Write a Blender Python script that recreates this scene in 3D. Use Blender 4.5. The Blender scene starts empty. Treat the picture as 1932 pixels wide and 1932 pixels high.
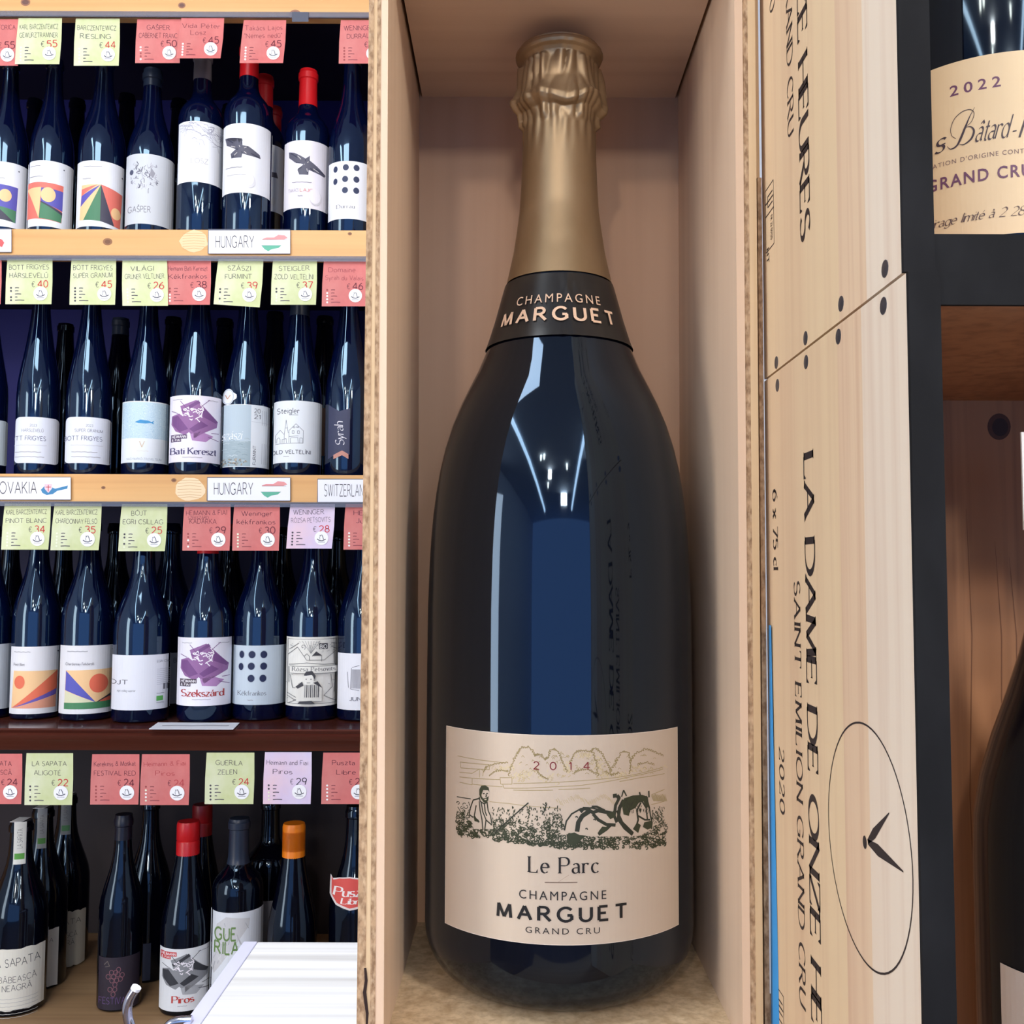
import bpy, bmesh, math, random, unicodedata
from mathutils import Vector, Matrix
R0 = random.Random(7)
sc = bpy.context.scene
D = bpy.data
# ---------------------------------------------------------------- camera
F = 1900.0
PITCH = math.atan(118 / F)
CAM = Vector((0, 0, 1.45))
CM = Matrix.Rotation(math.pi / 2 + PITCH, 3, 'X') @ Matrix.Rotation(math.radians(.22), 3, 'Z')
RX, UP, BK = CM.col[0].copy(), CM.col[1].copy(), CM.col[2].copy()
cd = D.cameras.new('camera'); cd.sensor_width = 36; cd.lens = 36 * F / 1932; cd.clip_start = .01
co = D.objects.new('camera', cd); sc.collection.objects.link(co)
co.location = CAM; co.rotation_euler = CM.to_euler()
sc.camera = co

def ray(px, py): return RX * (px - 966) + UP * (966 - py) - BK * F
def at(px, py, Y):                       # the point of the place seen at a pixel, Y metres ahead
    d = ray(px, py); return CAM + d * (Y / d.y)
def atx(px, py, X):                      # the same on a plane X = const
    d = ray(px, py); return CAM + d * (X / d.x)

# ---------------------------------------------------------------- world, light, exposure
sc.view_settings.view_transform = 'Standard'; sc.view_settings.look = 'None'
sc.view_settings.gamma = 1; sc.view_settings.exposure = 0
w = D.worlds.new('World'); sc.world = w; w.use_nodes = True
w.node_tree.nodes['Background'].inputs[0].default_value = (.30, .52, 1, 1)
w.node_tree.nodes['Background'].inputs[1].default_value = 1.6
def area(name, loc, target, size, power, col, sy=None):
    l = D.lights.new(name, 'AREA'); l.energy = power; l.color = col; l.size = size
    if sy: l.shape = 'RECTANGLE'; l.size_y = sy
    o = D.objects.new(name, l); sc.collection.objects.link(o); o.location = loc
    o.rotation_euler = (Vector(target) - Vector(loc)).to_track_quat('-Z', 'Y').to_euler()
    return o
area('spot_over_box', (-.50, -2.1, 2.72), (.03, .7, 1.4), .14, 12, (1, .82, .66))
area('spot_over_shelf', (-.62, .35, 2.74), (-.5, 1.45, 1.3), .6, 15, (.90, .95, 1))
area('spot_over_aisle', (.15, -3.2, 2.74), (.1, .7, 1.4), .35, 40, (1, .9, .78))

area('added_left_fill', (-2.45, -.75, 1.5), (.06, .6, 1.45), .7, 29, (1, .95, .90), 1.7)  # added fill from the left for crates and box wall, no window there
area('added_right_fill', (1.35, -1.5, 2.6), (-.05, .65, 1.45), .25, 34, (1, .88, .76))  # added fill that brightens the left wall inside the box
l = D.lights.new('added_table_fill', 'SPOT'); l.energy = 95; l.color = (.95, .97, 1); l.spot_size = math.radians(26); l.spot_blend = .6; l.shadow_soft_size = .06  # added lamp that whitens the table top
o = D.objects.new('added_table_fill', l); sc.collection.objects.link(o); o.location = (-.45, .45, 2.74)
o.rotation_euler = (Vector((-.27, .98, 1.0)) - o.location).to_track_quat('-Z', 'Y').to_euler()

# ---------------------------------------------------------------- materials
def lin(v): v /= 255; return v / 12.92 if v <= .04045 else ((v + .055) / 1.055) ** 2.4
def rgb(r, g, b): return (lin(r), lin(g), lin(b), 1)
def mat(name, c, rough=.5, metal=0, ior=1.45, tint=None, coat=0):
    m = D.materials.new(name); m.use_nodes = True
    b = m.node_tree.nodes['Principled BSDF']
    b.inputs['Base Color'].default_value = c if len(c) == 4 else rgb(*c)
    b.inputs['Roughness'].default_value = rough; b.inputs['Metallic'].default_value = metal
    b.inputs['IOR'].default_value = ior
    if tint: b.inputs['Specular Tint'].default_value = tint
    b.inputs['Coat Weight'].default_value = coat
    return m
def noisy(m, c2, scale, stretch=(1, 1, 1), lo=.35, hi=.65, c3=None, scale3=None, stretch3=None, amt3=.5, bump=0, detail=5):
    nt = m.node_tree; N = nt.nodes.new; L = nt.links.new; b = nt.nodes['Principled BSDF']
    tc = N('ShaderNodeTexCoord')
    def ns(sca, st, l, h):
        mp = N('ShaderNodeMapping'); mp.inputs['Scale'].default_value = st; L(tc.outputs['Object'], mp.inputs[0])
        n = N('ShaderNodeTexNoise'); n.inputs['Scale'].default_value = sca; n.inputs['Detail'].default_value = detail
        L(mp.outputs[0], n.inputs['Vector'])
        r = N('ShaderNodeMapRange'); r.inputs[1].default_value = l; r.inputs[2].default_value = h
        L(n.outputs[0], r.inputs[0]); return r, n
    r, n = ns(scale, stretch, lo, hi)
    mx = N('ShaderNodeMix'); mx.data_type = 'RGBA'
    mx.inputs['A'].default_value = b.inputs['Base Color'].default_value[:]
    mx.inputs['B'].default_value = rgb(*c2); L(r.outputs[0], mx.inputs['Factor'])
    out = mx.outputs['Result']
    if c3:
        r3, n3 = ns(scale3, stretch3 or stretch, .45, .75)
        ml = N('ShaderNodeMath'); ml.operation = 'MULTIPLY'; ml.inputs[1].default_value = amt3; L(r3.outputs[0], ml.inputs[0])
        m2 = N('ShaderNodeMix'); m2.data_type = 'RGBA'; L(out, m2.inputs['A']); m2.inputs['B'].default_value = rgb(*c3)
        L(ml.outputs[0], m2.inputs['Factor']); out = m2.outputs['Result']
    L(out, b.inputs['Base Color'])
    if bump:
        bp = N('ShaderNodeBump'); bp.inputs['Strength'].default_value = bump; bp.inputs['Distance'].default_value = .001
        L(n.outputs[0], bp.inputs['Height']); L(bp.outputs[0], b.inputs['Normal'])
    return m
def wood(name, c1, c2, c3, axis, rough=.55, s=14, amt3=.5, bump=.05):
    k = {'X': (.07, 1, 1), 'Y': (1, .07, 1), 'Z': (1, 1, .07)}[axis]
    f = {'X': (.02, 1, 1), 'Y': (1, .02, 1), 'Z': (1, 1, .02)}[axis]
    return noisy(mat(name, c1, rough), c2, s, k, .35, .68, c3, s * 9, f, amt3, bump)
M = {}
M['print'] = mat('printed_ink', (255, 255, 255), .55)
_nt = M['print'].node_tree; _a = _nt.nodes.new('ShaderNodeAttribute'); _a.attribute_name = 'Col'
_nt.links.new(_a.outputs['Color'], _nt.nodes['Principled BSDF'].inputs['Base Color'])
M['pine'] = wood('pine_board', (236, 190, 128), (214, 158, 96), (196, 140, 84), 'X', .45, 9)
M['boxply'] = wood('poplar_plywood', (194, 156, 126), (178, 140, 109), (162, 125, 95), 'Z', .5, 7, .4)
M['boxside'] = wood('poplar_plywood_side_lit', (224, 198, 172), (210, 182, 156), (194, 164, 138), 'Z', .5, 7, .4)  # lighter plywood copy, side walls' brightness put into its colour
M['boxtop'] = wood('poplar_plywood_top_lit', (230, 206, 186), (216, 190, 168), (200, 172, 150), 'X', .5, 7, .4)  # lightened plywood copy, bounced light put into its colour
M['veneer'] = wood('veneer_edge', (212, 186, 150), (194, 166, 128), (188, 152, 110), 'Z', .6, 30, .5)
M['chip'] = noisy(mat('particle_board_edge', (176, 146, 114), .85), (132, 104, 78), 260, (1, 1, .6), .4, .6, (206, 180, 148), 420, (1, 1, .5), .8, .5)
M['chipfloor'] = noisy(mat('particle_board_face', (214, 190, 156), .8), (186, 160, 126), 120, (1, 1, 1), .4, .65, (150, 124, 96), 300, (1, 1, 1), .5, .3)
M['crate'] = wood('crate_pine', (222, 196, 158), (212, 180, 146), (186, 144, 116), 'Z', .55, 12, .35)
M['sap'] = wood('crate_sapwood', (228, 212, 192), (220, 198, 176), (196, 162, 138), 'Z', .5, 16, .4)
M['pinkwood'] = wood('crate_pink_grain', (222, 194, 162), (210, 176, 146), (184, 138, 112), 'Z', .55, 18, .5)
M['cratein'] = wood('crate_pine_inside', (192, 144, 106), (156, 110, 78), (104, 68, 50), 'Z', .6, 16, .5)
M['black'] = noisy(mat('matt_black_paint', (15, 16, 19), .8, 0, 1.3), (24, 25, 28), 60, (1, 1, .4), .4, .7)
M['navy'] = mat('blue_cast_panel', (7, 11, 104), .6)  # bluish light inside the shelf, put into the panel colour
M['redwood'] = wood('varnished_red_wood', (92, 46, 34), (70, 32, 24), (52, 22, 18), 'X', .16, 10, .5, .02)
M['floorwood'] = wood('cabinet_floor_wood', (176, 142, 104), (150, 116, 82), (124, 94, 66), 'X', .5, 10, .5)
M['whitewood'] = noisy(mat('whitewashed_plank', (240, 240, 240), .5), (226, 226, 228), 8, (.06, 1.6, 1), .45, .6, (168, 164, 158), 26, (.035, 1.8, 1), .75)
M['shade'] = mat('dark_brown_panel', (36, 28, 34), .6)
M['midnight'] = mat('dim_blue_cast_panel', (10, 11, 62), .6)  # dimmer copy of the panel with the blue light cast in its colour
M['shadewood'] = mat('shaded_shelf_wood', (22, 19, 44), .6)  # boards behind the pine fronts, shade under the shelves put into the colour
M['lilac'] = mat('pale_edge_tape', (214, 214, 240), .4)
M['foil'] = noisy(mat('gold_foil', (164, 142, 112), .48, .8), (152, 130, 100), 30, (1, 1, .5), .4, .6)
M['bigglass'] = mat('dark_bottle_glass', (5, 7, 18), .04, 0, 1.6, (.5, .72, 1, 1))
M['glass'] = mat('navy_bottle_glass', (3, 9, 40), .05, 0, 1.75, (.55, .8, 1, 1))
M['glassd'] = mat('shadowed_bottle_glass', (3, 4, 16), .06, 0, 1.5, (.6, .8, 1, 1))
M['blackfoil'] = noisy(mat('black_collar_paper', (26, 26, 28), .3), (40, 38, 36), 40)
M['chrome'] = mat('chrome', (205, 205, 215), .12, 1)
M['nail'] = mat('nail_head', (96, 100, 112), .35, .8)
M['bluep'] = mat('blue_plastic', (66, 146, 206), .4)
M['rail'] = mat('clear_rail', (120, 126, 145), .3)
M['rail'].node_tree.nodes['Principled BSDF'].inputs['Alpha'].default_value = .42
M['greyp'] = mat('grey_plastic', (70, 74, 92), .4)
M['tagG'] = noisy(mat('green_tag_paper', (208, 215, 166), .6), (188, 201, 116), 14, (1, 1, .6), .42, .62, (236, 236, 220), 9, (1, 1, 1), .8)
M['tagR'] = noisy(mat('red_tag_paper', (216, 118, 114), .6), (194, 92, 92), 14, (1, 1, .6), .42, .62, (222, 150, 142), 9, (1, 1, 1), .7)
M['tagL'] = noisy(mat('lilac_tag_paper', (226, 214, 236), .6), (206, 196, 236), 12, (1, 1, .6), .42, .62, (246, 206, 200), 9, (1, 1, 1), .8)
M['plaster'] = mat('white_plaster', (205, 214, 226), .8)
M['shopfloor'] = wood('shop_floor_boards', (120, 92, 66), (96, 72, 50), (70, 52, 36), 'Y', .4)
def emis(name, c, s):
    m = mat(name, (255, 255, 255), .5); b = m.node_tree.nodes['Principled BSDF']
    b.inputs['Emission Color'].default_value = c; b.inputs['Emission Strength'].default_value = s; return m
M['led'] = emis('led_strip', (.85, .95, 1, 1), 16)
M['warm'] = emis('warm_lamp', (1, .85, .65, 1), 40)
_cap = {}
def capmat(c):
    if c not in _cap: _cap[c] = mat('capsule_%s' % {(205, 22, 30): 'red', (240, 130, 18): 'orange', (34, 44, 62): 'slate', (96, 92, 100): 'grey', (30, 34, 62): 'midnight', (110, 14, 24): 'dark_red', (14, 16, 34): 'black', (150, 18, 26): 'wine_red'}.get(c, 'plain'), c, .35)
    return _cap[c]

# ---------------------------------------------------------------- object helpers
def link(o): sc.collection.objects.link(o); return o
def rootloc(o):
    v = Vector((0, 0, 0))
    while o: v += o.location; o = o.parent
    return v
def tag(o, label=None, cat=None, group=None, kind=None):
    for k, v in (('label', label), ('category', cat), ('group', group), ('kind', kind)):
        if v: o[k] = v
    return o
def empty(name, loc, label, cat, group=None):
    o = link(D.objects.new(name, None)); o.location = loc; o.empty_display_size = .02
    return tag(o, label, cat, group)
class MB:
    def __init__(s): s.v = []; s.f = []; s.m = []; s.c = []
    def add(s, vs, fs, mi=0, cols=None):
        n = len(s.v); s.v += [Vector(p) for p in vs]
        for i, f in enumerate(fs):
            s.f.append([n + k for k in f]); s.m.append(mi); s.c.append(cols[i] if cols else (1, 1, 1, 1))
    def hexa(s, p, mi=0):      # p: 4 bottom (ccw), 4 top
        s.add(p, [(3, 2, 1, 0), (4, 5, 6, 7), (0, 1, 5, 4), (1, 2, 6, 5), (2, 3, 7, 6), (3, 0, 4, 7)], mi)
    def box(s, x0, x1, y0, y1, z0, z1, mi=0):
        s.hexa([(x0, y0, z0), (x1, y0, z0), (x1, y1, z0), (x0, y1, z0), (x0, y0, z1), (x1, y0, z1), (x1, y1, z1), (x0, y1, z1)], mi)
    def lathe(s, cx, cy, prof, n=40, mi=0, fn=None, cap0=True, cap1=True):
        vs, fs = [], []
        for r, z in prof:
            for k in range(n):
                a = 2 * math.pi * k / n; rr, zz = (fn(a, r, z) if fn else (r, z))
                vs.append((cx + rr * math.sin(a), cy - rr * math.cos(a), zz))
        for i in range(len(prof) - 1):
            for k in range(n):
                k2 = (k + 1) % n; fs.append((i * n + k, i * n + k2, (i + 1) * n + k2, (i + 1) * n + k))
        if cap0: fs.append(tuple(range(n))[::-1])
        if cap1: fs.append(tuple((len(prof) - 1) * n + k for k in range(n)))
        s.add(vs, fs, mi)
    def tube(s, path, r, n=14, mi=0):
        vs, fs = [], []; path = [Vector(p) for p in path]
        for i, p in enumerate(path):
            t = (path[min(i + 1, len(path) - 1)] - path[max(i - 1, 0)]).normalized()
            a = t.cross(Vector((0, 1, .02))).normalized(); b = t.cross(a)
            for k in range(n):
                q = 2 * math.pi * k / n; vs.append(p + a * r * math.cos(q) + b * r * math.sin(q))
        for i in range(len(path) - 1):
            for k in range(n): fs.append((i * n + k, i * n + (k + 1) % n, (i + 1) * n + (k + 1) % n, (i + 1) * n + k))
        fs.append(tuple(range(n))[::-1]); fs.append(tuple((len(path) - 1) * n + k for k in range(n)))
        s.add(vs, fs, mi)
    def build(s, name, mats, parent=None, smooth=None, loc=None, bevel=0):
        me = D.meshes.new(name)
        if parent is not None: L = rootloc(parent)
        elif loc is not None: L = Vector(loc)
        else:
            xs = [min(p[i] for p in s.v) for i in range(3)]; ys = [max(p[i] for p in s.v) for i in range(3)]
            L = Vector(((xs[0] + ys[0]) / 2, (xs[1] + ys[1]) / 2, xs[2]))
        me.from_pydata([p - L for p in s.v], [], s.f)
        for m in mats: me.materials.append(m)
        me.polygons.foreach_set('material_index', s.m)
        if any(c != (1, 1, 1, 1) for c in s.c):
            ca = me.color_attributes.new('Col', 'FLOAT_COLOR', 'CORNER'); buf = []
            for p, c in zip(s.f, s.c): buf += list(c) * len(p)
            ca.data.foreach_set('color', buf)
        o = link(D.objects.new(name, me))
        if parent is not None: o.parent = parent
        else: o.location = L
        if smooth:
            me.polygons.foreach_set('use_smooth', [True] * len(me.polygons))
            me.set_sharp_from_angle(angle=math.radians(smooth))
        if bevel:
            b = o.modifiers.new('b', 'BEVEL'); b.width = bevel; b.segments = 2; b.limit_method = 'ANGLE'
        me.update(); return o

# ---------------------------------------------------------------- lettering
GL = {
'A': '0,0 .42,1|.42,1 .84,0|.16,.36 .68,.36', 'B': '0,0 0,1|0,1 .3,1 @.3,.76,.26,.24,90,-90 0,.52|0,.52 .34,.52 @.34,.26,.3,.26,90,-90 0,0',
'C': '@.46,.5,.46,.5,42,318', 'D': '0,0 0,1|0,1 .3,1 @.3,.5,.52,.5,90,-90 0,0', 'E': '0,0 0,1|0,1 .58,1|0,.52 .46,.52|0,0 .62,0',
'F': '0,0 0,1|0,1 .58,1|0,.5 .46,.5', 'G': '@.48,.5,.48,.5,42,320|.86,.1 .86,.44|.58,.44 .9,.44', 'H': '0,0 0,1|.72,0 .72,1|0,.52 .72,.52',
'I': '.06,0 .06,1', 'J': '.35,1 .35,.22 @.15,.22,.2,.22,0,-150', 'K': '0,0 0,1|.66,1 0,.42|.2,.58 .72,0', 'L': '0,1 0,0|0,0 .58,0',
'M': '.02,0 .08,1|.08,1 .46,.04|.46,.04 .84,1|.84,1 .92,0', 'N': '0,0 0,1|0,1 .74,0|.74,0 .74,1', 'O': '@.48,.5,.48,.5,0,360',
'P': '0,0 0,1|0,1 .34,1 @.34,.74,.28,.26,90,-90 0,.48', 'Q': '@.48,.5,.48,.5,0,360|.55,.25 .95,-.12', 'R': '0,0 0,1|0,1 .34,1 @.34,.75,.27,.25,90,-90 0,.5|.3,.5 .74,0',
'S': '@.3,.75,.27,.25,35,270 @.3,.25,.3,.25,90,-150', 'T': '0,1 .8,1|.4,1 .4,0', 'U': '0,1 0,.34 @.36,.34,.36,.34,180,360 .72,1', 'V': '0,1 .4,0|.4,0 .8,1',
'W': '0,1 .3,0|.3,0 .56,1|.56,1 .82,0|.82,0 1.12,1', 'X': '0,1 .74,0|.74,1 0,0', 'Y': '0,1 .38,.48|.76,1 .38,.48|.38,.48 .38,0', 'Z': '0,1 .68,1|.68,1 0,0|0,0 .72,0',
'0': '@.32,.5,.32,.5,0,360', '1': '.05,.8 .25,1|.25,1 .25,0', '2': '@.3,.72,.28,.28,160,-30 0,0|0,0 .62,0', '3': '@.28,.76,.26,.24,150,-90 @.28,.26,.3,.26,90,-150',
'4': '.5,0 .5,1|.5,1 0,.3|0,.3 .7,.3', '5': '.55,1 .1,1|.1,1 .06,.58|.06,.58 @.28,.32,.3,.32,110,-140', '6': '.5,1 @.6,.35,.58,.6,120,180 @.32,.3,.3,.3,180,-180', '7': '0,1 .6,1|.6,1 .2,0',
'8': '@.3,.76,.24,.24,0,360|@.3,.27,.3,.27,0,360', '9': '@.3,.7,.29,.29,0,360|.59,.7 .4,0', '€': '@.5,.5,.4,.5,50,310|0,.6 .55,.6|0,.42 .5,.42', '&': '.7,0 .2,.75 @.34,.8,.16,.18,180,0 @.3,.27,.3,.25,60,330|.3,.3 .3,.3',
'-': '0,.38 .32,.38', "'": '.04,1 .02,.78', '.': '.03,0 .03,.05', '"': '.02,1 .02,.8|.16,1 .16,.8', '(': '.2,1.05 0,.5|0,.5 .2,-.05',
'a': '@.23,.45,.19,.17,150,0 .42,.1 .5,.02|.42,.36 @.2,.18,.19,.17,90,300 .42,.12', 'b': '0,1 0,0|@.26,.31,.26,.31,0,360', 'c': '@.26,.31,.26,.31,45,315', 'd': '@.25,.31,.25,.31,0,360|.51,1 .51,0', 'e': '.02,.34 .5,.34|@.26,.31,.25,.31,5,315',
'f': '@.28,.82,.14,.18,50,180 .14,0|0,.6 .32,.6', 'g': '@.26,.31,.26,.31,0,360|.52,.62 .52,-.08 @.27,-.08,.25,.2,0,-150', 'h': '0,1 0,0|@.22,.38,.22,.24,180,0 .44,0', 'i': '.05,.62 .05,0|.05,.82 .06,.88', 'j': '.1,.62 .1,-.1 @-.05,-.1,.15,.18,0,-90|.1,.82 .11,.88',
'k': '0,1 0,0|.42,.62 0,.26|.14,.38 .48,0', 'l': '.04,1 .04,0', 'm': '0,.62 0,0|@.2,.4,.2,.22,180,0 .4,0|@.6,.4,.2,.22,180,0 .8,0', 'n': '0,.62 0,0|@.22,.38,.22,.24,180,0 .44,0', 'o': '@.27,.31,.27,.31,0,360',
'p': '0,.62 0,-.3|@.26,.31,.26,.31,0,360', 'q': '@.25,.31,.25,.31,0,360|.51,.62 .51,-.3', 'r': '0,.62 0,0|@.2,.4,.2,.22,180,40', 's': '@.2,.46,.19,.155,40,270 @.2,.155,.2,.155,90,-140', 't': '.14,.85 .14,.12 @.26,.12,.12,.12,180,290|0,.6 .3,.6',
'u': '0,.62 0,.22 @.22,.22,.22,.22,180,360 .44,.62|.44,.62 .44,0', 'v': '0,.62 .22,0|.22,0 .44,.62', 'w': '0,.62 .17,0|.17,0 .33,.55|.33,.55 .49,0|.49,0 .66,.62', 'x': '0,.62 .42,0|.42,.62 0,0', 'y': '0,.62 .22,0|.46,.62 .1,-.3', 'z': '0,.62 .4,.62|.4,.62 0,0|0,0 .42,0',
}
_gc = {}
def glyph(ch):
    if ch in _gc: return _gc[ch]
    out = []
    for st in GL[ch].split('|'):
        pts = []
        for t in st.split():
            if t[0] == '@':
                cx, cy, rx, ry, a0, a1 = map(float, t[1:].split(','))
                n = max(4, int(abs(a1 - a0) / 18))
                for k in range(n + 1):
                    a = math.radians(a0 + (a1 - a0) * k / n); pts.append((cx + rx * math.cos(a), cy + ry * math.sin(a)))
            else: pts.append(tuple(map(float, t.split(','))))
        out.append(pts)
    _gc[ch] = out; return out
ACC = {'\u0301': '-.04,.0 .1,.16', '\u0302': '-.14,0 0,.14|0,.14 .14,0', '\u0308': '-.12,.06 -.11,.1|.12,.06 .13,.1', '\u030b': '-.12,0 -.02,.16|.08,0 .18,.16', '\u030c': '-.14,.14 0,0|0,0 .14,.14', '\u0306': '-.14,.12 0,0|0,0 .14,.12', '\u0300': '.06,0 -.08,.16'}
def ribbon(pts, wf):
    """quads along a polyline; wf(angle, t) gives the full width"""
    res = []; runs = [[pts[0]]]
    for i in range(1, len(pts)):
        if (pts[i][0] - pts[i-1][0]) ** 2 + (pts[i][1] - pts[i-1][1]) ** 2 < 1e-12: continue
        runs[-1].append(pts[i])
        if i < len(pts) - 1:
            a = math.atan2(pts[i][1] - pts[i-1][1], pts[i][0] - pts[i-1][0]); b = math.atan2(pts[i+1][1] - pts[i][1], pts[i+1][0] - pts[i][0])
            d = abs((b - a + math.pi) % (2 * math.pi) - math.pi)
            if d > .9: runs.append([pts[i]])
    for r in runs:
        if len(r) < 2: continue
        L, Rr = [], []
        for i, p in enumerate(r):
            q0 = r[max(0, i - 1)]; q1 = r[min(len(r) - 1, i + 1)]
            a = math.atan2(q1[1] - q0[1], q1[0] - q0[0]); hw = wf(a, i / (len(r) - 1)) / 2
            nx, ny = -math.sin(a) * hw, math.cos(a) * hw
            L.append((p[0] + nx, p[1] + ny)); Rr.append((p[0] - nx, p[1] - ny))
        for i in range(len(r) - 1): res.append([L[i], Rr[i], Rr[i+1], L[i+1]])
    return res
STY = {  # min width, max width, pen angle, serif, letter gap
    'serif': (.035, .15, .22, .13, .24), 'sign': (.085, .085, 0, 0, .22), 'serifb': (.05, .185, .2, .12, .14), 'hand': (.075, .09, .5, 0, .2), 'handb': (.12, .13, .5, 0, .2), 'light': (.05, .05, 0, 0, .24), 'med': (.12, .12, 0, 0, .22),
    'boldw': (.19, .21, .2, 0, .5), 'bold': (.17, .17, 0, 0, .26), 'script': (.02, .11, .5, 0, .1)}
def strokes(text, sty, jit=0, gap=None, rnd=R0):
    mn, mx, th, sf, g = STY[sty]; g = g if gap is None else gap
    x = 0; polys = []; wf = lambda a, t: mn + (mx - mn) * abs(math.sin(a - th))
    for ch in text:
        if ch == ' ': x += .42 + g * .4; continue
        dec = unicodedata.normalize('NFD', ch); base = dec[0]
        if base not in GL: continue
        gs = glyph(base); wd = max(p[0] for s in gs for p in s); jy = rnd.uniform(-jit, jit); ja = 1 + rnd.uniform(-jit, jit)
        allp = [[(x + p[0] * ja, p[1] * (1 + jy * .5) + jy) for p in s] for s in gs]
        for ac in dec[1:]:
            yb = 1.1 if base.isupper() else .76
            for s in ACC.get(ac, '').split('|'):
                if s: allp.append([(x + wd / 2 + float(t.split(',')[0]), yb + float(t.split(',')[1])) for t in s.split()])
        for s in allp:
            polys += ribbon(s, wf)
            if sf and len(s) > 1:
                for e, q in ((s[0], s[1]), (s[-1], s[-2])):
                    dx, dy = q[0] - e[0], q[1] - e[1]
                    if abs(dy) > .5 * abs(dx) and min(abs(e[1]), abs(e[1] - 1), abs(e[1] - .62)) < .02:
                        k = sf * (1 if len(s) == 2 else .6)
                        up = 1 if dy > 0 else -1
                        polys.append([(e[0] - k, e[1]), (e[0] + k, e[1]), (e[0] + k, e[1] + up * mn * .8), (e[0] - k, e[1] + up * mn * .8)])
                        if len(s) == 2: polys.append([(e[0] - k * .8, e[1] + up * mn * .8), (e[0] + k * .8, e[1] + up * mn * .8), (e[0] + mx * .45, e[1] + up * .1), (e[0] - mx * .45, e[1] + up * .1)])
                    elif base in 'EFLTZ27' and abs(dx) > 2 * abs(dy) and abs(e[0] - x) > .3 or (base in 'TZ' and abs(dx) > 2 * abs(dy)):
                        u = .2 * (-1 if e[1] > .7 else 1)
                        if abs(e[1] - .5) < .1: polys.append([(e[0], e[1] - .1), (e[0], e[1] + .1), (e[0] - .05, e[1] + .02), (e[0] - .05, e[1] - .02)])
                        else:
                            sgn = 1 if dx > 0 else -1
                            polys.append([(e[0], e[1]), (e[0], e[1] + u), (e[0] + sgn * .03, e[1] + u), (e[0] + sgn * .12, e[1])])
        x += wd * ja + g
    return polys, max(x - g, .01)
_sans = {}
def sansmesh(text, bold, track):
    k = (text, bold, track)
    if k in _sans: return _sans[k]
    c = D.curves.new('t', 'FONT'); c.body = text; c.size = 1; c.resolution_u = 3; c.offset = bold; c.space_character = track
    o = link(D.objects.new('t', c)); bpy.context.view_layer.update()
    me = D.meshes.new_from_object(o.evaluated_get(bpy.context.evaluated_depsgraph_get()))
    vs = [(v.co.x, v.co.y) for v in me.vertices]; fs = [tuple(p.vertices) for p in me.polygons]
    D.objects.remove(o); D.curves.remove(c); D.meshes.remove(me)
    x0 = min([v[0] for v in vs] or [0]); x1 = max([v[0] for v in vs] or [1])
    _sans[k] = ([((v[0] - x0), v[1]) for v in vs], fs, x1 - x0); return _sans[k]
CAPH = max(v[1] for v in sansmesh('H', 0, 1)[0])

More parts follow.
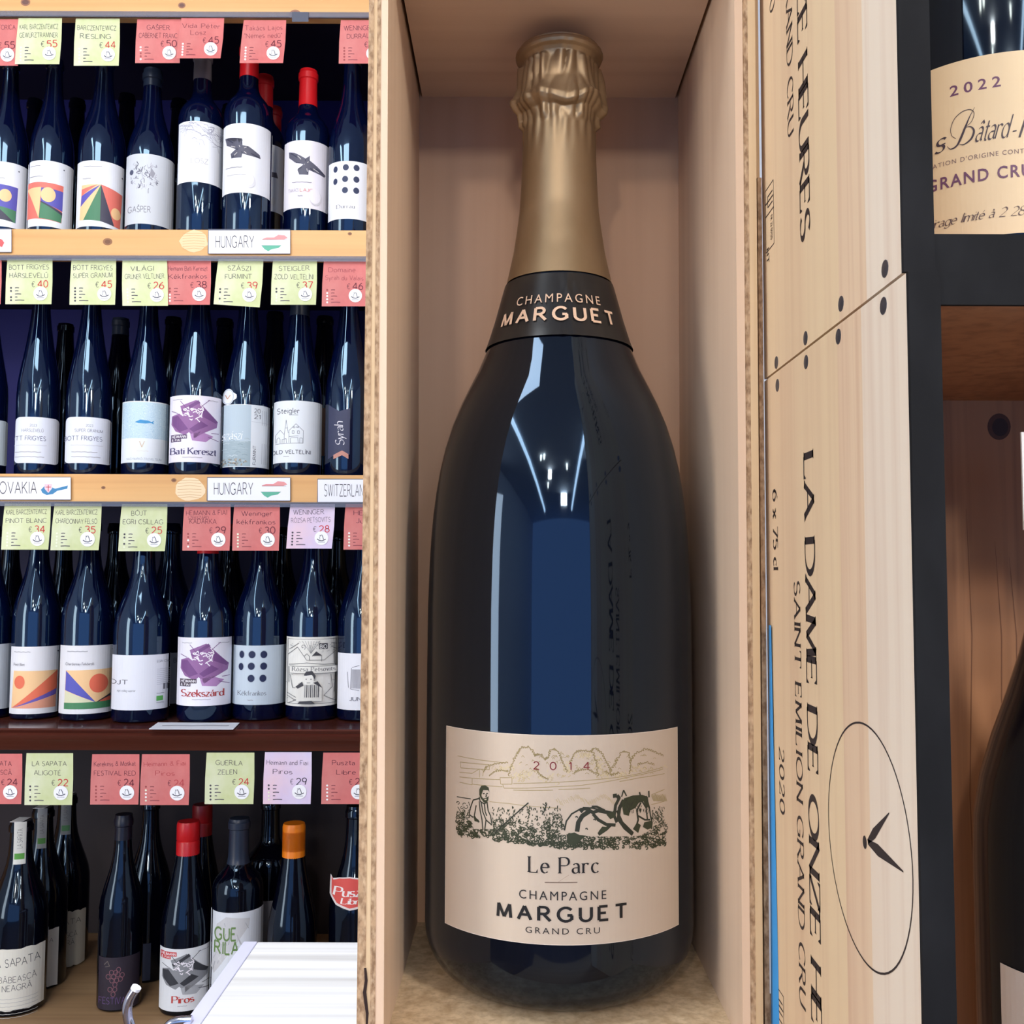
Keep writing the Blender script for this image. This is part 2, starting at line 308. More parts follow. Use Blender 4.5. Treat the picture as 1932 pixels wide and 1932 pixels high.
class Art:
    """printed matter in a flat plane (x right, y down); build() bends it onto a surface"""
    def __init__(s): s.it = []; s.n = 0
    def lay(s, L=None):
        if L is None: s.n += 1; L = s.n
        return L
    def poly(s, pts, c, L=None, mi=1): s.it.append(([tuple(p) for p in pts], [tuple(range(len(pts)))], rgb(*c), s.lay(L), mi))
    def rect(s, x0, y0, x1, y1, c, L=None, mi=1): s.poly([(x0, y0), (x0, y1), (x1, y1), (x1, y0)], c, L, mi)
    def circ(s, x, y, rx, ry, c, L=None, n=24, mi=1): s.poly([(x + rx * math.cos(-2 * math.pi * k / n), y + ry * math.sin(-2 * math.pi * k / n)) for k in range(n)], c, L, mi)
    def many(s, polys, c, L=None):
        vs, fs = [], []
        for p in polys: fs.append(tuple(range(len(vs), len(vs) + len(p)))); vs += p
        if vs: s.it.append((vs, fs, rgb(*c), s.lay(L), 1))
    def line(s, pts, wd, c, L=None): s.many(ribbon(pts, (lambda a, t: wd) if not callable(wd) else wd), c, L)
    def text(s, t, x, y, h, c, sty='sans', al='l', ws=1, track=1.0, bold=0, shear=0, rot=0, L=None, fit=None, jit=0):
        if sty == 'sans':
            vs, fs, wd = sansmesh(t, bold, track); k = h / CAPH
        else:
            ps, wd = strokes(t, sty, jit); vs, fs = [], []; k = h
            for p in ps: fs.append(tuple(range(len(vs), len(vs) + len(p)))); vs += p
        if not vs: return
        if fit: ws = fit / (wd * k)
        ox = {'l': 0, 'c': -wd / 2, 'r': -wd}[al]; ca, sa = math.cos(rot), math.sin(rot)
        out = []
        for a, b in vs:
            X = (a + ox) * k * ws + b * k * shear; Y = -b * k
            out.append((x + X * ca - Y * sa, y + X * sa + Y * ca))
        s.it.append((out, fs, rgb(*c), s.lay(L), 1))
    def into(s, mb, mapf, cuts=(), cutsy=()):
        bm = bmesh.new(); cl = bm.faces.layers.int.new('c'); ml = bm.faces.layers.int.new('m'); pal = []
        for vs, fs, c, L, mi in s.it:
            bv = [bm.verts.new((a, -b, L)) for a, b in vs]; pal.append(c)
            for f in fs:
                try: q = bm.faces.new([bv[i] for i in f])
                except ValueError: continue
                q[cl] = len(pal) - 1; q[ml] = mi
        big = [f for f in bm.faces if len(f.verts) > 4]
        if big: bmesh.ops.triangulate(bm, faces=big)
        for x in cuts: bmesh.ops.bisect_plane(bm, geom=bm.verts[:] + bm.edges[:] + bm.faces[:], dist=1e-7, plane_co=(x, 0, 0), plane_no=(1, 0, 0))
        for y in cutsy: bmesh.ops.bisect_plane(bm, geom=bm.verts[:] + bm.edges[:] + bm.faces[:], dist=1e-7, plane_co=(0, -y, 0), plane_no=(0, 1, 0))
        bm.normal_update()
        bm.verts.index_update()
        vs = [mapf(v.co.x, -v.co.y, v.co.z) for v in bm.verts]; n = len(mb.v); mb.v += vs
        for f in bm.faces:
            ix = [v.index for v in f.verts]
            if f.normal.z < 0: ix.reverse()
            mb.f.append([n + i for i in ix]); mb.m.append(f[ml]); mb.c.append(pal[f[cl]])
        bm.free()
# ---------------------------------------------------------------- room
CZ = CAM.z
def struct(name, x0, x1, y0, y1, z0, z1, m):
    b = MB(); b.box(x0, x1, y0, y1, z0, z1); return tag(b.build(name, [m]), kind='structure')
struct('floor', -2.6, 2.6, -5, 2.1, -.1, 0, M['shopfloor'])
struct('ceiling', -2.6, 2.6, -5, 2.1, 2.78, 2.88, M['plaster'])
struct('wall_back', -2.6, 2.6, 2.0, 2.1, 0, 2.78, M['plaster'])
struct('wall_left', -2.7, -2.6, -5, 2.1, 0, 2.78, M['plaster'])
struct('wall_right', 2.6, 2.7, -5, 2.1, 0, 2.78, M['plaster'])
for nm, x, y0, y1, lb in (('led', -1.25, -4.2, .7, 'long white ceiling light strip over the left aisle'), ('led', .75, -4.2, -.4, 'long white ceiling light strip over the right aisle')):
    b = MB(); b.box(x - .035, x + .035, y0, y1, 2.745, 2.779)
    tag(b.build('ceiling_light', [M['led']]), lb, 'ceiling light', 'ceiling light strips')
for i, (x, y) in enumerate(((-.75, -1.5), (-.62, -1.5), (-.68, -2.6), (.25, -1.9))):
    b = MB(); b.lathe(x, y, [(.03, 2.70), (.036, 2.74), (.036, 2.779)], 20)
    tag(b.build('spot_lamp', [M['warm']]), 'small warm ceiling spot lamp, %s one from the shelves' % ('first', 'second', 'fourth', 'third')[i], 'lamp', 'ceiling spot lamps')

# ---------------------------------------------------------------- bottles (general)
def theta_of(px, py, cx, cy, R, clamp=True):
    d = ray(px, py); t = Vector((d.x, d.y)).normalized(); c = Vector((cx, cy))
    bq = t.dot(c); disc = bq * bq - (c.length_squared - R * R)
    s = bq - math.sqrt(disc) if disc > 0 else bq
    p = t * s - c
    return math.atan2(p.x, -p.y)
PROF = {
'bordeaux': [(0, .86), (.006, .95), (.02, 1), (.3, 1), (.61, 1), (.645, .985), (.675, .93), (.70, .82), (.722, .67), (.745, .52), (.77, .43), (.80, .395), (.88, .38), (.945, .37), (.95, .42), (.982, .42), (.99, .38), (1, .37)],
'burgundy': [(0, .86), (.006, .95), (.02, 1), (.3, 1), (.47, 1), (.52, .985), (.57, .92), (.62, .81), (.67, .68), (.72, .56), (.77, .465), (.82, .41), (.88, .38), (.94, .365), (.945, .42), (.975, .42), (.985, .38), (1, .37)],
'hock': [(0, .86), (.006, .95), (.02, 1), (.25, 1), (.42, 1), (.48, .97), (.55, .87), (.62, .75), (.70, .62), (.78, .51), (.85, .44), (.91, .40), (.95, .385), (.955, .42), (.985, .42), (.99, .38), (1, .37)]}
def spline(pts, n=6):
    out = []
    for i in range(len(pts) - 1):
        p0, p1, p2, p3 = pts[max(i - 1, 0)], pts[i], pts[i + 1], pts[min(i + 2, len(pts) - 1)]
        for k in range(n):
            t = k / n; out.append(p1 * 1 + (p2 - p0) * (.5 * t) + (p0 * 2 - p1 * 5 + p2 * 4 - p3) * (.5 * t * t) + (p1 * 3 - p0 - p2 * 3 + p3) * (.5 * t ** 3))
    return out + [pts[-1]]
class Bot:
    def __init__(s, name, cx, cy, R, zb, h, kind, label, group=None, mat='glass', n=44):
        s.cx, s.cy, s.R, s.zb, s.h, s.kind = cx, cy, R, zb + .0004, h, kind; zb += .0004
        s.root = empty(name, (cx, cy, zb), label, 'bottle', group)
        b = MB(); b.lathe(cx, cy, [(r * R, zb + z * h) for z, r in PROF[kind]], n)
        s.body = b.build('glass_body', [M[mat]], s.root, 35)
        phi = math.atan2(cx, cy); s.Yf = cy - R * math.cos(phi); s.pxc = 966 + cx / cy * F
    def rad(s, f):
        P = PROF[s.kind]
        for (a, ra), (c, rc) in zip(P, P[1:]):
            if a <= f <= c: return (ra + (rc - ra) * (f - a) / (c - a)) * s.R
        return s.R
    def capsule(s, col, f0=.80, grooves=(), name='capsule'):
        P = [(s.rad(f0), f0)] + [(r * s.R, z) for z, r in PROF[s.kind] if z > f0]
        b = MB()
        if grooves:
            rr = .45 * s.R; P = [(rr, f0)]
            for g in grooves: P += [(rr, g - .006), (rr * .95, g), (rr, g + .006)]
            P += [(rr, .985), (rr * .92, 1)]
        b.lathe(s.cx, s.cy, [(r + .0006, s.zb + z * s.h + (.0006 if z == 1 else 0)) for r, z in P], 32)
        b.build(name, [capmat(col)], s.root, 30)
    def lab(s, x0, x1, yt, yb, col, fn=None, rnd=0, name='label', mat='print', pts=None, off=.0005):
        ym = (yt + yb) / 2; a = Art()
        if pts: a.poly(pts, col, 0, 1)
        elif rnd:
            q = []
            for cx, cy, a0 in ((x1 - rnd, yt + rnd, 0), (x0 + rnd, yt + rnd, 90), (x0 + rnd, yb - rnd, 180), (x1 - rnd, yb - rnd, 270)):
                q += [(cx + rnd * math.cos(math.radians(a0 + k * 30)), cy - rnd * math.sin(math.radians(a0 + k * 30))) for k in range(4)]
            a.poly(q, col, 0, 1)
        else: a.rect(x0, yt, x1, yb, col, 0, 1)
        if fn: fn(a)
        cache = {}
        def mp(px, py, L):
            k = round(px, 3)
            if k not in cache: cache[k] = theta_of(px, ym, s.cx, s.cy, s.R)
            t = cache[k]; z = at(s.pxc, py, s.Yf).z; r = s.R + off + L * .00005
            return Vector((s.cx + r * math.sin(t), s.cy - r * math.cos(t), z))
        mb = MB(); st = max(3.0, (x1 - x0) / 22); cuts = [x0 + st * k for k in range(1, int((x1 - x0) / st) + 1)]
        a.into(mb, mp, cuts)
        return mb.build(name, [M['print'], M[mat]], s.root)

# ---------------------------------------------------------------- wooden display box with the large champagne bottle
Y0, Y1 = .55, .742
ZB, ZT = CZ - .25, CZ + .361
def ex(pa, ya, pb, yb, Y=Y0):
    a, b = at(pa, ya, Y), at(pb, yb, Y)
    return lambda z: a.x + (b.x - a.x) * (z - a.z) / (b.z - a.z)
box = empty('wooden_display_box', (.026, .65, ZB - .073), 'tall open plywood box holding the very large champagne bottle', 'box')
def panel(name, edges, mats, z0, z1, y0, y1, innermat=None):
    b = MB()
    for i in range(len(edges) - 1):
        A, B = edges[i], edges[i + 1]; d = .0003 if i % 2 else 0
        b.hexa([(A(z0), y0 + d, z0), (B(z0), y0 + d, z0), (B(z0), y1, z0), (A(z0), y1, z0), (A(z1), y0 + d, z1), (B(z1), y0 + d, z1), (B(z1), y1, z1), (A(z1), y1, z1)], i)
    return b.build(name, mats, box)
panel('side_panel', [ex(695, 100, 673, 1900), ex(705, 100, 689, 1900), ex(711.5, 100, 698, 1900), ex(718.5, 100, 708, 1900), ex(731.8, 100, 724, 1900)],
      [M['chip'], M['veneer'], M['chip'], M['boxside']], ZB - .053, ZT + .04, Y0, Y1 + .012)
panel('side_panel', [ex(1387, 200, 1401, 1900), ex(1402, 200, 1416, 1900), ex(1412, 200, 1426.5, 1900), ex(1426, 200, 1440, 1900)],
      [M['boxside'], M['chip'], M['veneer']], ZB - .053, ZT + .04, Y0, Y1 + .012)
xl, xr = ex(731.8, 100, 724, 1900), ex(1387, 200, 1401, 1900)
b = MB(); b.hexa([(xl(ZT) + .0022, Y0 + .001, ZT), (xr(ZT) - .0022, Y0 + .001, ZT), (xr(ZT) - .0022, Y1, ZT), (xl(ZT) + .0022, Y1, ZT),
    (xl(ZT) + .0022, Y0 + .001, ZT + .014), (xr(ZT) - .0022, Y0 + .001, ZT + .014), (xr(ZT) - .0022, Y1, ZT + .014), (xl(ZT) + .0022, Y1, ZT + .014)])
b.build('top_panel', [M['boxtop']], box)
b = MB(); b.box(xl(ZT), xr(ZT), Y0 + .001, Y1, ZT + .0145, ZT + .03); b.build('leak_cover', [M['black']], box)  # added unseen board that keeps light out of the top gaps
b = MB(); b.hexa([(xl(ZB - .05), Y1, ZB - .05), (xr(ZB - .05), Y1, ZB - .05), (xr(ZB - .05), Y1 + .012, ZB - .05), (xl(ZB - .05), Y1 + .012, ZB - .05),
    (xl(ZT + .03), Y1, ZT + .03), (xr(ZT + .03), Y1, ZT + .03), (xr(ZT + .03), Y1 + .012, ZT + .03), (xl(ZT + .03), Y1 + .012, ZT + .03)])
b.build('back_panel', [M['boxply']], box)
b = MB(); b.box(xl(ZB), xr(ZB), Y0 + .002, Y1, ZB - .02, ZB); b.build('bottom_panel', [M['chipfloor']], box)
b = MB(); b.box(xl(ZB), xr(ZB), Y0 + .004, Y1, ZB - .073, ZB - .0205); b.build('plinth', [M['veneer']], box)
# dark crack in the lower left edge
a = Art(); a.line([(689, 1826), (691, 1850), (688, 1872), (690, 1890), (693, 1912), (692, 1938), (694, 1960)], lambda an, t: 3 + 3.5 * math.sin(3 * t + .4), (40, 22, 16))
b = MB(); a.into(b, lambda x, y, L: at(x, y, Y0 - .0003)); b.build('split_crack', [M['print'], M['print']], box)

BY = .6545; BX = .0305; BR = .0846
def rz(y, half):
    d = ray(1056, y); r = half / d.y * BY * .9875
    return r, at(1056, y, BY * .985).z
FOILP = [rz(*q) for q in [(532, 99), (515, 95), (472, 85.5), (430, 79), (394, 74), (345, 71), (299, 69), (255, 67), (225, 66), (212, 67), (206, 74), (199, 79), (190, 80), (178, 76), (160, 72), (140, 70), (122, 68), (113, 69), (107, 73), (103, 79), (98, 81), (93, 80.5), (91, 79)]]
BODYP = [rz(*q) for q in [(515, 94), (560, 107), (600, 118), (632, 128), (650, 134), (700, 155), (735, 173), (766, 188), (805, 204), (849, 217.5), (890, 227), (931, 234), (970, 239), (1014, 243), (1055, 245.5)]]
champ = empty('champagne_bottle', (BX, BY, ZB), 'very large dark champagne bottle with gold foil neck in the wooden box', 'bottle')
HR = .034
prof = [(.0, ZB + .012), (.05, ZB + .0019), (BR - HR * .85, ZB + .0004)]
for k in range(1, 9):
    a = math.pi / 2 * k / 8; prof.append((BR - HR * .85 * (1 - math.sin(a)), ZB + .0004 + HR * (1 - math.cos(a))))
prof += [(BR, ZB + .1), (BR, CZ - .13), (BR, CZ - .06), (BR - .0002, CZ - .02)] + BODYP[::-1]
b = MB(); b.lathe(BX, BY, prof, 128, cap0=False); b.build('glass_body', [M['bigglass']], champ, 40)
PZ = sorted([(z, r) for r, z in FOILP + BODYP] + [(CZ - .13, BR), (ZB, BR)])
def brad(z):
    for (za, ra), (zc, rc) in zip(PZ, PZ[1:]):
        if za <= z <= zc and zc > za: return ra + (rc - ra) * (z - za) / (zc - za)
    return BR
# foil with its crumpled hood
fr = []
for (r0, z0), (r1, z1) in zip(FOILP, FOILP[1:]):
    for k in range(5): fr.append((r0 + (r1 - r0) * k / 5, z0 + (z1 - z0) * k / 5))
fr.append(FOILP[-1]); zh = rz(206, 70)[1]; zt = FOILP[-1][1]; zf = rz(232, 70)[1]
rn = random.Random(3); WK = [(rn.choice([5, 7, 9, 11, 14, 17]), rn.uniform(0, 6.28), rn.uniform(-160, 160), rn.uniform(.3, 1)) for _ in range(9)]
def crump(a, r, z):
    if z < zf: 
        t = max(0, (z - (zf - .03)) / .03); wv = sum(m * math.sin(f * 2 * a + p + q * z) for f, p, q, m in WK[:4]); return r + .00045 * t * t * wv, z
    wv = sum(m * math.sin(f * a + p + q * (z - zh)) for f, p, q, m in WK) / 2.2
    wv = abs(wv) * 1.3 - .5; fl = .12 if z > zt - .009 else .8
    e = .0016 * wv * fl
    hood = math.exp(-((z - zh - .003) / .006) ** 2)
    dz = -.0045 * hood * (.6 * math.sin(3 * a + 1.9) + .5 * math.sin(5 * a + .4))
    for a0, wd, am in ((-.45, .10, .0016), (.62, .12, .0014), (-1.5, .12, .003), (1.5, .12, .003), (2.6, .15, .002)):
        e += am * math.exp(-((a - a0 + math.pi) % (2 * math.pi) - math.pi) ** 2 / wd ** 2) * (1 if z < zt - .010 else .1)
    return r + e + .0008 * hood, z + dz
b = MB(); b.lathe(BX, BY, [(r + .0006, z) for r, z in fr], 180, fn=crump, cap0=False)
b.build('neck_foil', [M['foil']], champ, 60)
b = MB(); rt = FOILP[-1][0]; b.lathe(BX, BY, [(rt - .0005, zt - .0002), (rt - .0004, zt + .0016), (rt - .004, zt + .0026)], 64); b.build('foil_cap', [M['foil']], champ, 40)
# collar paper
zc1, zc0 = at(1053, 515, BY - brad(at(1053, 515, .62).z)).z, at(1055, 632, BY - brad(at(1055, 632, .61).z)).z
b = MB(); NZ = 12
b.lathe(BX, BY, [(brad(zc0 + (zc1 - zc0) * k / NZ) + .0012, zc0 + (zc1 - zc0) * k / NZ) for k in range(NZ + 1)], 128, cap0=False, cap1=False,
        fn=lambda a, r, z: (r + .0009 * math.exp(-((a + .02 + .12 * math.sin((z - zc0) * 120)) / .05) ** 2) * min(1, (z - zc0) / .008) + .0004 * math.sin(37 * a + z * 300) * math.exp(-(a / .35) ** 2), z))
def colz(py):
    z = at(1054, py, .615).z
    for _ in range(5): z = at(1054, py, BY - brad(z)).z
    return z
def colmap(x, y, L):                     # x: milliradians, y: -mm
    z = CZ - y / 1000; t = x / 1000; r = brad(z) + .0021 + L * .00004
    return Vector((BX + r * math.sin(t), BY - r * math.cos(t), z))
a = Art()
for tx, x0, x1, yb, hp, bo in (('CHAMPAGNE', 978, 1129, 571, 15, 0), ('MARGUET', 951, 1156, 604, 22, 1)):
    z = colz(yb); r = brad(z); t0, t1 = theta_of(x0, yb + 4, BX, BY, r), theta_of(x1, yb + 4, BX, BY, r)
    hm = (colz(yb - hp) - z) * 1000 * 1.05
    a.text(tx, (t0 + t1) * 500, (CZ - z) * 1000, hm, (236, 200, 168), 'boldw' if bo else 'sans', track=1.35, al='c', fit=(t1 - t0) * 1000, L=1)
a.into(b, colmap, [k * 25 for k in range(-60, 61)])
b.build('collar_label', [M['blackfoil'], M['print']], champ, 40)
# front label
def flat(px, py):
    d = ray(px, py); t = theta_of(px, py, BX, BY, BR)
    y = BY - BR * math.cos(t); return t * BR * 1000, -(at(px, py, y).z - CZ) * 1000
def Z3(X, Y): return flat(820 + X / 4.025, 1340 + Y / 4.025)
a = Art(); s0 = flat(842, 1560)[0]; s1 = flat(1278, 1560)[0]; yt = flat(1056, 1387)[1]; yb = flat(1056, 1783)[1]
a.rect(s0, yt, s1, yb, (198, 182, 163), 0, 1)
e = .35
for q in ((s0, yt, s1, yt + e), (s0, yb - e, s1, yb), (s0, yt, s0 + e, yb), (s1 - e, yt, s1, yb)): a.rect(*q, (222, 210, 196), 1)
PX = .295
OL, OL2, INK, DG = (190, 172, 136), (168, 152, 112), (44, 48, 36), (52, 58, 38)
rn = random.Random(11)
def zl(pts, wd, c, L): a.line([Z3(*p) for p in pts], wd, c, L)
def scallop(pts, n, amp, wd, c, L):
    for (xa, ya), (xb, yb_) in zip(pts, pts[1:]):
        for k in range(n):
            t0, t1 = k / n, (k + 1) / n
            ax, ay, bx, by = xa + (xb - xa) * t0, ya + (yb_ - ya) * t0, xa + (xb - xa) * t1, ya + (yb_ - ya) * t1
            nx, ny = by - ay, ax - bx; l = math.hypot(nx, ny) + 1e-6; m = amp * rn.uniform(.4, 1.3)
            zl([(ax, ay), (ax * .7 + bx * .3 + nx / l * m, ay * .7 + by * .3 + ny / l * m), (ax * .3 + bx * .7 + nx / l * m, ay * .3 + by * .7 + ny / l * m), (bx, by)], wd, c, L)
# olive washes behind trees, then outlines
for cx, cy, rx, ry in ((690, 470, 90, 40), (900, 500, 130, 40), (1010, 420, 30, 60), (1130, 330, 60, 20), (1290, 480, 60, 40), (1420, 480, 90, 28), (640, 500, 70, 26), (1600, 430, 120, 30), (540, 430, 100, 26), (1240, 400, 30, 60)):
    for k in range(26):
        x, y = cx + rn.gauss(0, rx * .5), cy + rn.gauss(0, ry * .5)
        if y < 555: zl([(x, y), (x + rn.uniform(-18, 18), y + rn.uniform(4, 16)), (x + rn.uniform(-20, 20), y + rn.uniform(10, 24))], .45, rn.choice([(204, 188, 152), OL]), 2)
for tr in ([(570, 500), (600, 400), (640, 330), (660, 290), (720, 285), (760, 350), (800, 340), (840, 380), (870, 360)], [(870, 360), (890, 300), (930, 310), (960, 380), (1000, 470)], [(1040, 400), (1060, 330), (1120, 310), (1190, 320), (1220, 400), (1230, 500)],
           [(1190, 320), (1210, 290), (1260, 330), (1300, 400), (1330, 470)], [(1330, 470), (1380, 400), (1420, 320), (1460, 320), (1480, 400), (1470, 480)], [(1480, 400), (1530, 330), (1600, 300), (1660, 320), (1730, 350)], [(1060, 480), (1100, 460), (1160, 450), (1220, 490)],
           [(380, 470), (410, 430), (470, 410), (560, 400)], [(420, 500), (460, 470), (520, 460), (560, 470)], [(760, 440), (800, 500), (860, 530)], [(1540, 420), (1600, 400), (1660, 420)], [(1290, 470), (1340, 500), (1400, 480)]):
    scallop(tr, 4, 14, .5, (150, 134, 92), 3)
for _ in range(60):
    x = rn.uniform(620, 1700); y = rn.uniform(330, 500); zl([(x, y), (x + rn.uniform(4, 16), y - rn.uniform(4, 18)), (x + rn.uniform(16, 30), y + rn.uniform(-4, 8))], .3, OL2, 3)
for pl in ([(180, 345), (320, 372), (540, 398)], [(200, 392), (420, 412), (420, 450), (205, 436), (200, 392)], [(195, 470), (290, 478), (345, 445), (375, 455), (370, 500)], [(345, 445), (345, 510)], [(195, 505), (290, 515), (500, 525)], [(195, 545), (290, 565), (290, 515)], [(290, 560), (520, 580)], [(500, 510), (505, 560), (590, 560), (590, 510), (500, 510)],
           [(520, 560), (530, 590), (700, 590), (900, 580), (1100, 570), (1280, 545), (1500, 500), (1730, 445)], [(600, 555), (800, 550), (1100, 535), (1330, 515), (1500, 490), (1730, 430)], [(1400, 540), (1560, 510), (1740, 480)], [(600, 605), (900, 605)], [(940, 600), (1180, 590)]):
    zl(pl, .4, OL2, 3)
for k in range(70):
    x = 920 + k * 6.5; y = 655 + 22 * math.sin(k * .2) + rn.uniform(0, 26); zl([(x, y), (x + 12, y + rn.uniform(14, 34))], .28, OL, 3)
for k in range(24):
    x = 1640 + k * 4.4; zl([(x, 640 + rn.uniform(-6, 6)), (x + 18, 690)], .3, OL2, 3)
zl([(1640, 640), (1740, 600)], .4, OL2, 3); zl([(1640, 715), (1740, 690)], .4, OL2, 3)
zl([(175, 655), (280, 672)], .5, INK, 4); zl([(420, 692), (560, 706), (760, 730), (960, 742)], .35, OL2, 4)
# vines
for k in range(900):
    x = rn.uniform(175, 1750); top = 800 + 40 * math.sin(x / 90) if x > 430 else 700; bot = 965 + min(80, max(0, (x - 300) * .12)) - max(0, (x - 1600) * .2)
    t = rn.random() ** .6; y = top + (bot - top) * t
    if 985 < x < 1630 and y < 935 - 40 * (x > 1250) + 10 * math.sin(x / 20): continue
    if 290 < x < 440 and y < 890: continue
    r = rn.uniform(8, 15); a0 = rn.uniform(0, 6.28); sp = rn.uniform(3, 6)
    zl([(x + r * math.cos(a0 + sp * i / 7), y + r * .9 * math.sin(a0 + sp * i / 7)) for i in range(8)], .36 + .3 * t, DG, 5)
for k in range(420):
    x = rn.uniform(175, 1740); top = 700 if x < 300 else 740; y = rn.uniform(top, 860)
    if 960 < x < 1640 or 280 < x < 430: continue
    zl([(x, y), (x + rn.uniform(-9, 9), y - rn.uniform(6, 20))], .5, DG, 5)
for x, y, n in ((900, 880, 9), (720, 800, 6), (840, 760, 5), (1205, 900, 6), (1230, 900, 6), (1690, 850, 8), (1720, 860, 8)):
    for k in range(n): zl([(x + rn.uniform(-8, 8), y - k * 12), (x + rn.uniform(-22, 22), y - k * 12 - 16)], .5, DG, 5)
# man
def zp(pts, c, L): a.poly([Z3(*p) for p in pts], c, L)
zp([(300, 680), (345, 655), (410, 700), (440, 800), (450, 900), (300, 900), (290, 820), (270, 790)], (198, 182, 163), 6)
zp([(345, 640), (345, 600), (360, 572), (390, 568), (415, 585), (422, 620), (412, 606), (375, 604), (362, 640), (364, 680), (352, 660)], DG, 8)
zp([(352, 610), (414, 606), (418, 650), (405, 695), (375, 700), (352, 670)], (198, 182, 163), 7)
zp([(362, 650), (374, 668), (395, 664), (416, 650), (412, 682), (398, 700), (378, 698), (364, 676)], DG, 9)
zp([(382, 672), (402, 670), (398, 680), (386, 680)], (198, 182, 163), 10)
for p in ([(372, 632), (386, 630)], [(398, 630), (410, 630)], [(396, 636), (400, 652), (392, 654)], [(345, 655), (352, 690), (380, 708), (408, 696)], [(300, 680), (345, 668)], [(300, 680), (278, 740), (270, 790), (300, 812)], [(322, 720), (308, 800), (340, 850)], [(345, 690), (352, 760), (366, 830), (372, 900)], [(360, 700), (372, 770), (396, 830), (386, 910)],
          [(404, 700), (412, 760), (430, 800), (440, 860)], [(384, 710), (390, 770), (402, 800)], [(395, 830), (440, 870)]): zl(p, .75, INK, 10)
zp([(300, 800), (340, 830), (350, 850), (310, 840)], DG, 10)
# plough handles
zl([(460, 930), (590, 810), (715, 700)], .7, INK, 10); zl([(818, 790), (840, 750), (852, 705)], .6, INK, 10)
# horse
zp([(985, 910), (1000, 840), (1040, 785), (1110, 745), (1190, 745), (1300, 780), (1360, 800), (1420, 700), (1600, 650), (1640, 780), (1640, 900), (1560, 950), (1100, 950)], (198, 182, 163), 6)
for p, wd in (([(985, 910), (1000, 840), (1040, 785), (1110, 745), (1190, 740), (1280, 760), (1340, 800)], .9), ([(1105, 770), (1130, 745), (1170, 748)], 2), ([(1180, 760), (1120, 800), (1090, 850), (1080, 920)], 2.6), ([(1160, 750), (1200, 775), (1240, 760), (1290, 770), (1340, 780)], 2), ([(1190, 730), (1230, 730), (1290, 760)], 1.2),
              ([(1200, 785), (1240, 830), (1300, 865), (1370, 870)], 1.8), ([(1400, 660), (1370, 720), (1360, 800), (1380, 850)], 1.8), ([(1430, 680), (1400, 740), (1390, 820), (1440, 890), (1500, 940)], 2.2), ([(1380, 760), (1420, 850), (1500, 930)], 1.4), ([(1350, 650), (1380, 645), (1400, 670)], 2.2),
              ([(1560, 700), (1530, 760), (1540, 830), (1520, 900)], 1.2), ([(1600, 650), (1625, 740), (1632, 800), (1645, 850), (1640, 900)], 1), ([(1540, 800), (1590, 830), (1630, 830)], 1), ([(1570, 690), (1600, 740), (1610, 830)], 1), ([(1330, 870), (1300, 900), (1240, 940)], 2), ([(1620, 610), (1622, 660)], 1), ([(1550, 620), (1560, 660)], 1)): zl(p, wd, INK, 8)
zp([(1415, 690), (1440, 665), (1500, 645), (1570, 640), (1612, 655), (1622, 730), (1600, 740), (1580, 690), (1545, 700), (1520, 740), (1480, 760), (1470, 800), (1430, 790), (1420, 740)], DG, 9)
zp([(1415, 655), (1430, 605), (1452, 650), (1440, 665)], (198, 182, 163), 9); zl([(1415, 655), (1430, 605), (1452, 650)], .8, INK, 10)
zp([(1585, 850), (1640, 835), (1642, 890), (1610, 905), (1575, 885)], DG, 9); zp([(1300, 790), (1360, 760), (1365, 810), (1330, 825)], DG, 9)
zp([(1000, 940), (1060, 925), (1100, 945), (1150, 950), (1100, 990), (1060, 1030), (1010, 1010)], DG, 9); zp([(1240, 920), (1270, 880), (1320, 885), (1300, 910), (1260, 940)], DG, 9)
zp([(1500, 900), (1530, 850), (1560, 870), (1540, 930)], DG, 9); zp([(1548, 740), (1566, 752), (1560, 772), (1546, 762)], DG, 9)
for x, y in ((1075, 810), (1210, 830), (1150, 900)): zl([(x - 8, y), (x + 4, y - 8), (x + 10, y + 6)], .6, INK, 9)
for k in range(60):
    x = rn.uniform(1430, 1620); y = rn.uniform(660, 760); zl([(x, y), (x + rn.uniform(-10, 4), y + rn.uniform(10, 30))], .35, INK, 10)
for tx, x0, x1, py, hp, c, sty, kw in (('2014', 1006, 1113, 1452, 14, (128, 34, 44), 'med', dict(track=1)), ('Le Parc', 999, 1128, 1647, 29, (26, 24, 24), 'serif', {}), ('CHAMPAGNE', 980, 1143, 1698, 16, (34, 32, 32), 'sans', dict(track=1.3)), ('MARGUET', 940, 1181, 1737.5, 25, (20, 19, 19), 'boldw', {}), ('GRAND CRU', 992, 1131, 1762, 11, (44, 40, 40), 'sans', dict(track=1.35))):
    xa, xb = flat(x0, py)[0], flat(x1, py)[0]; ya = flat(1058, py)[1]
    if tx == '2014':
        for i, ch in enumerate(tx): a.text(ch, xa + (xb - xa) * (i * .292 + .06), ya, hp * PX, c, 'med', 'c', ws=1.2, L=11)
    else: a.text(tx, (xa + xb) / 2, ya, hp * PX, c, sty, 'c', fit=xb - xa, L=11, **kw)
a.line([flat(1028, 1664), flat(1089, 1664)], .45, (120, 100, 88), 11); a.line([flat(1052, 1664), flat(1064, 1656), flat(1073, 1650)], .2, (170, 150, 134), 11)
b = MB(); a.into(b, lambda x, y, L: Vector((BX + (BR + .0005 + L * .00003) * math.sin(x / 1000 / BR), BY - (BR + .0005 + L * .00003) * math.cos(x / 1000 / BR), CZ - y / 1000)), [k * 3.5 for k in range(-32, 33)])
b.build('front_label', [M['print'], M['print']], champ)

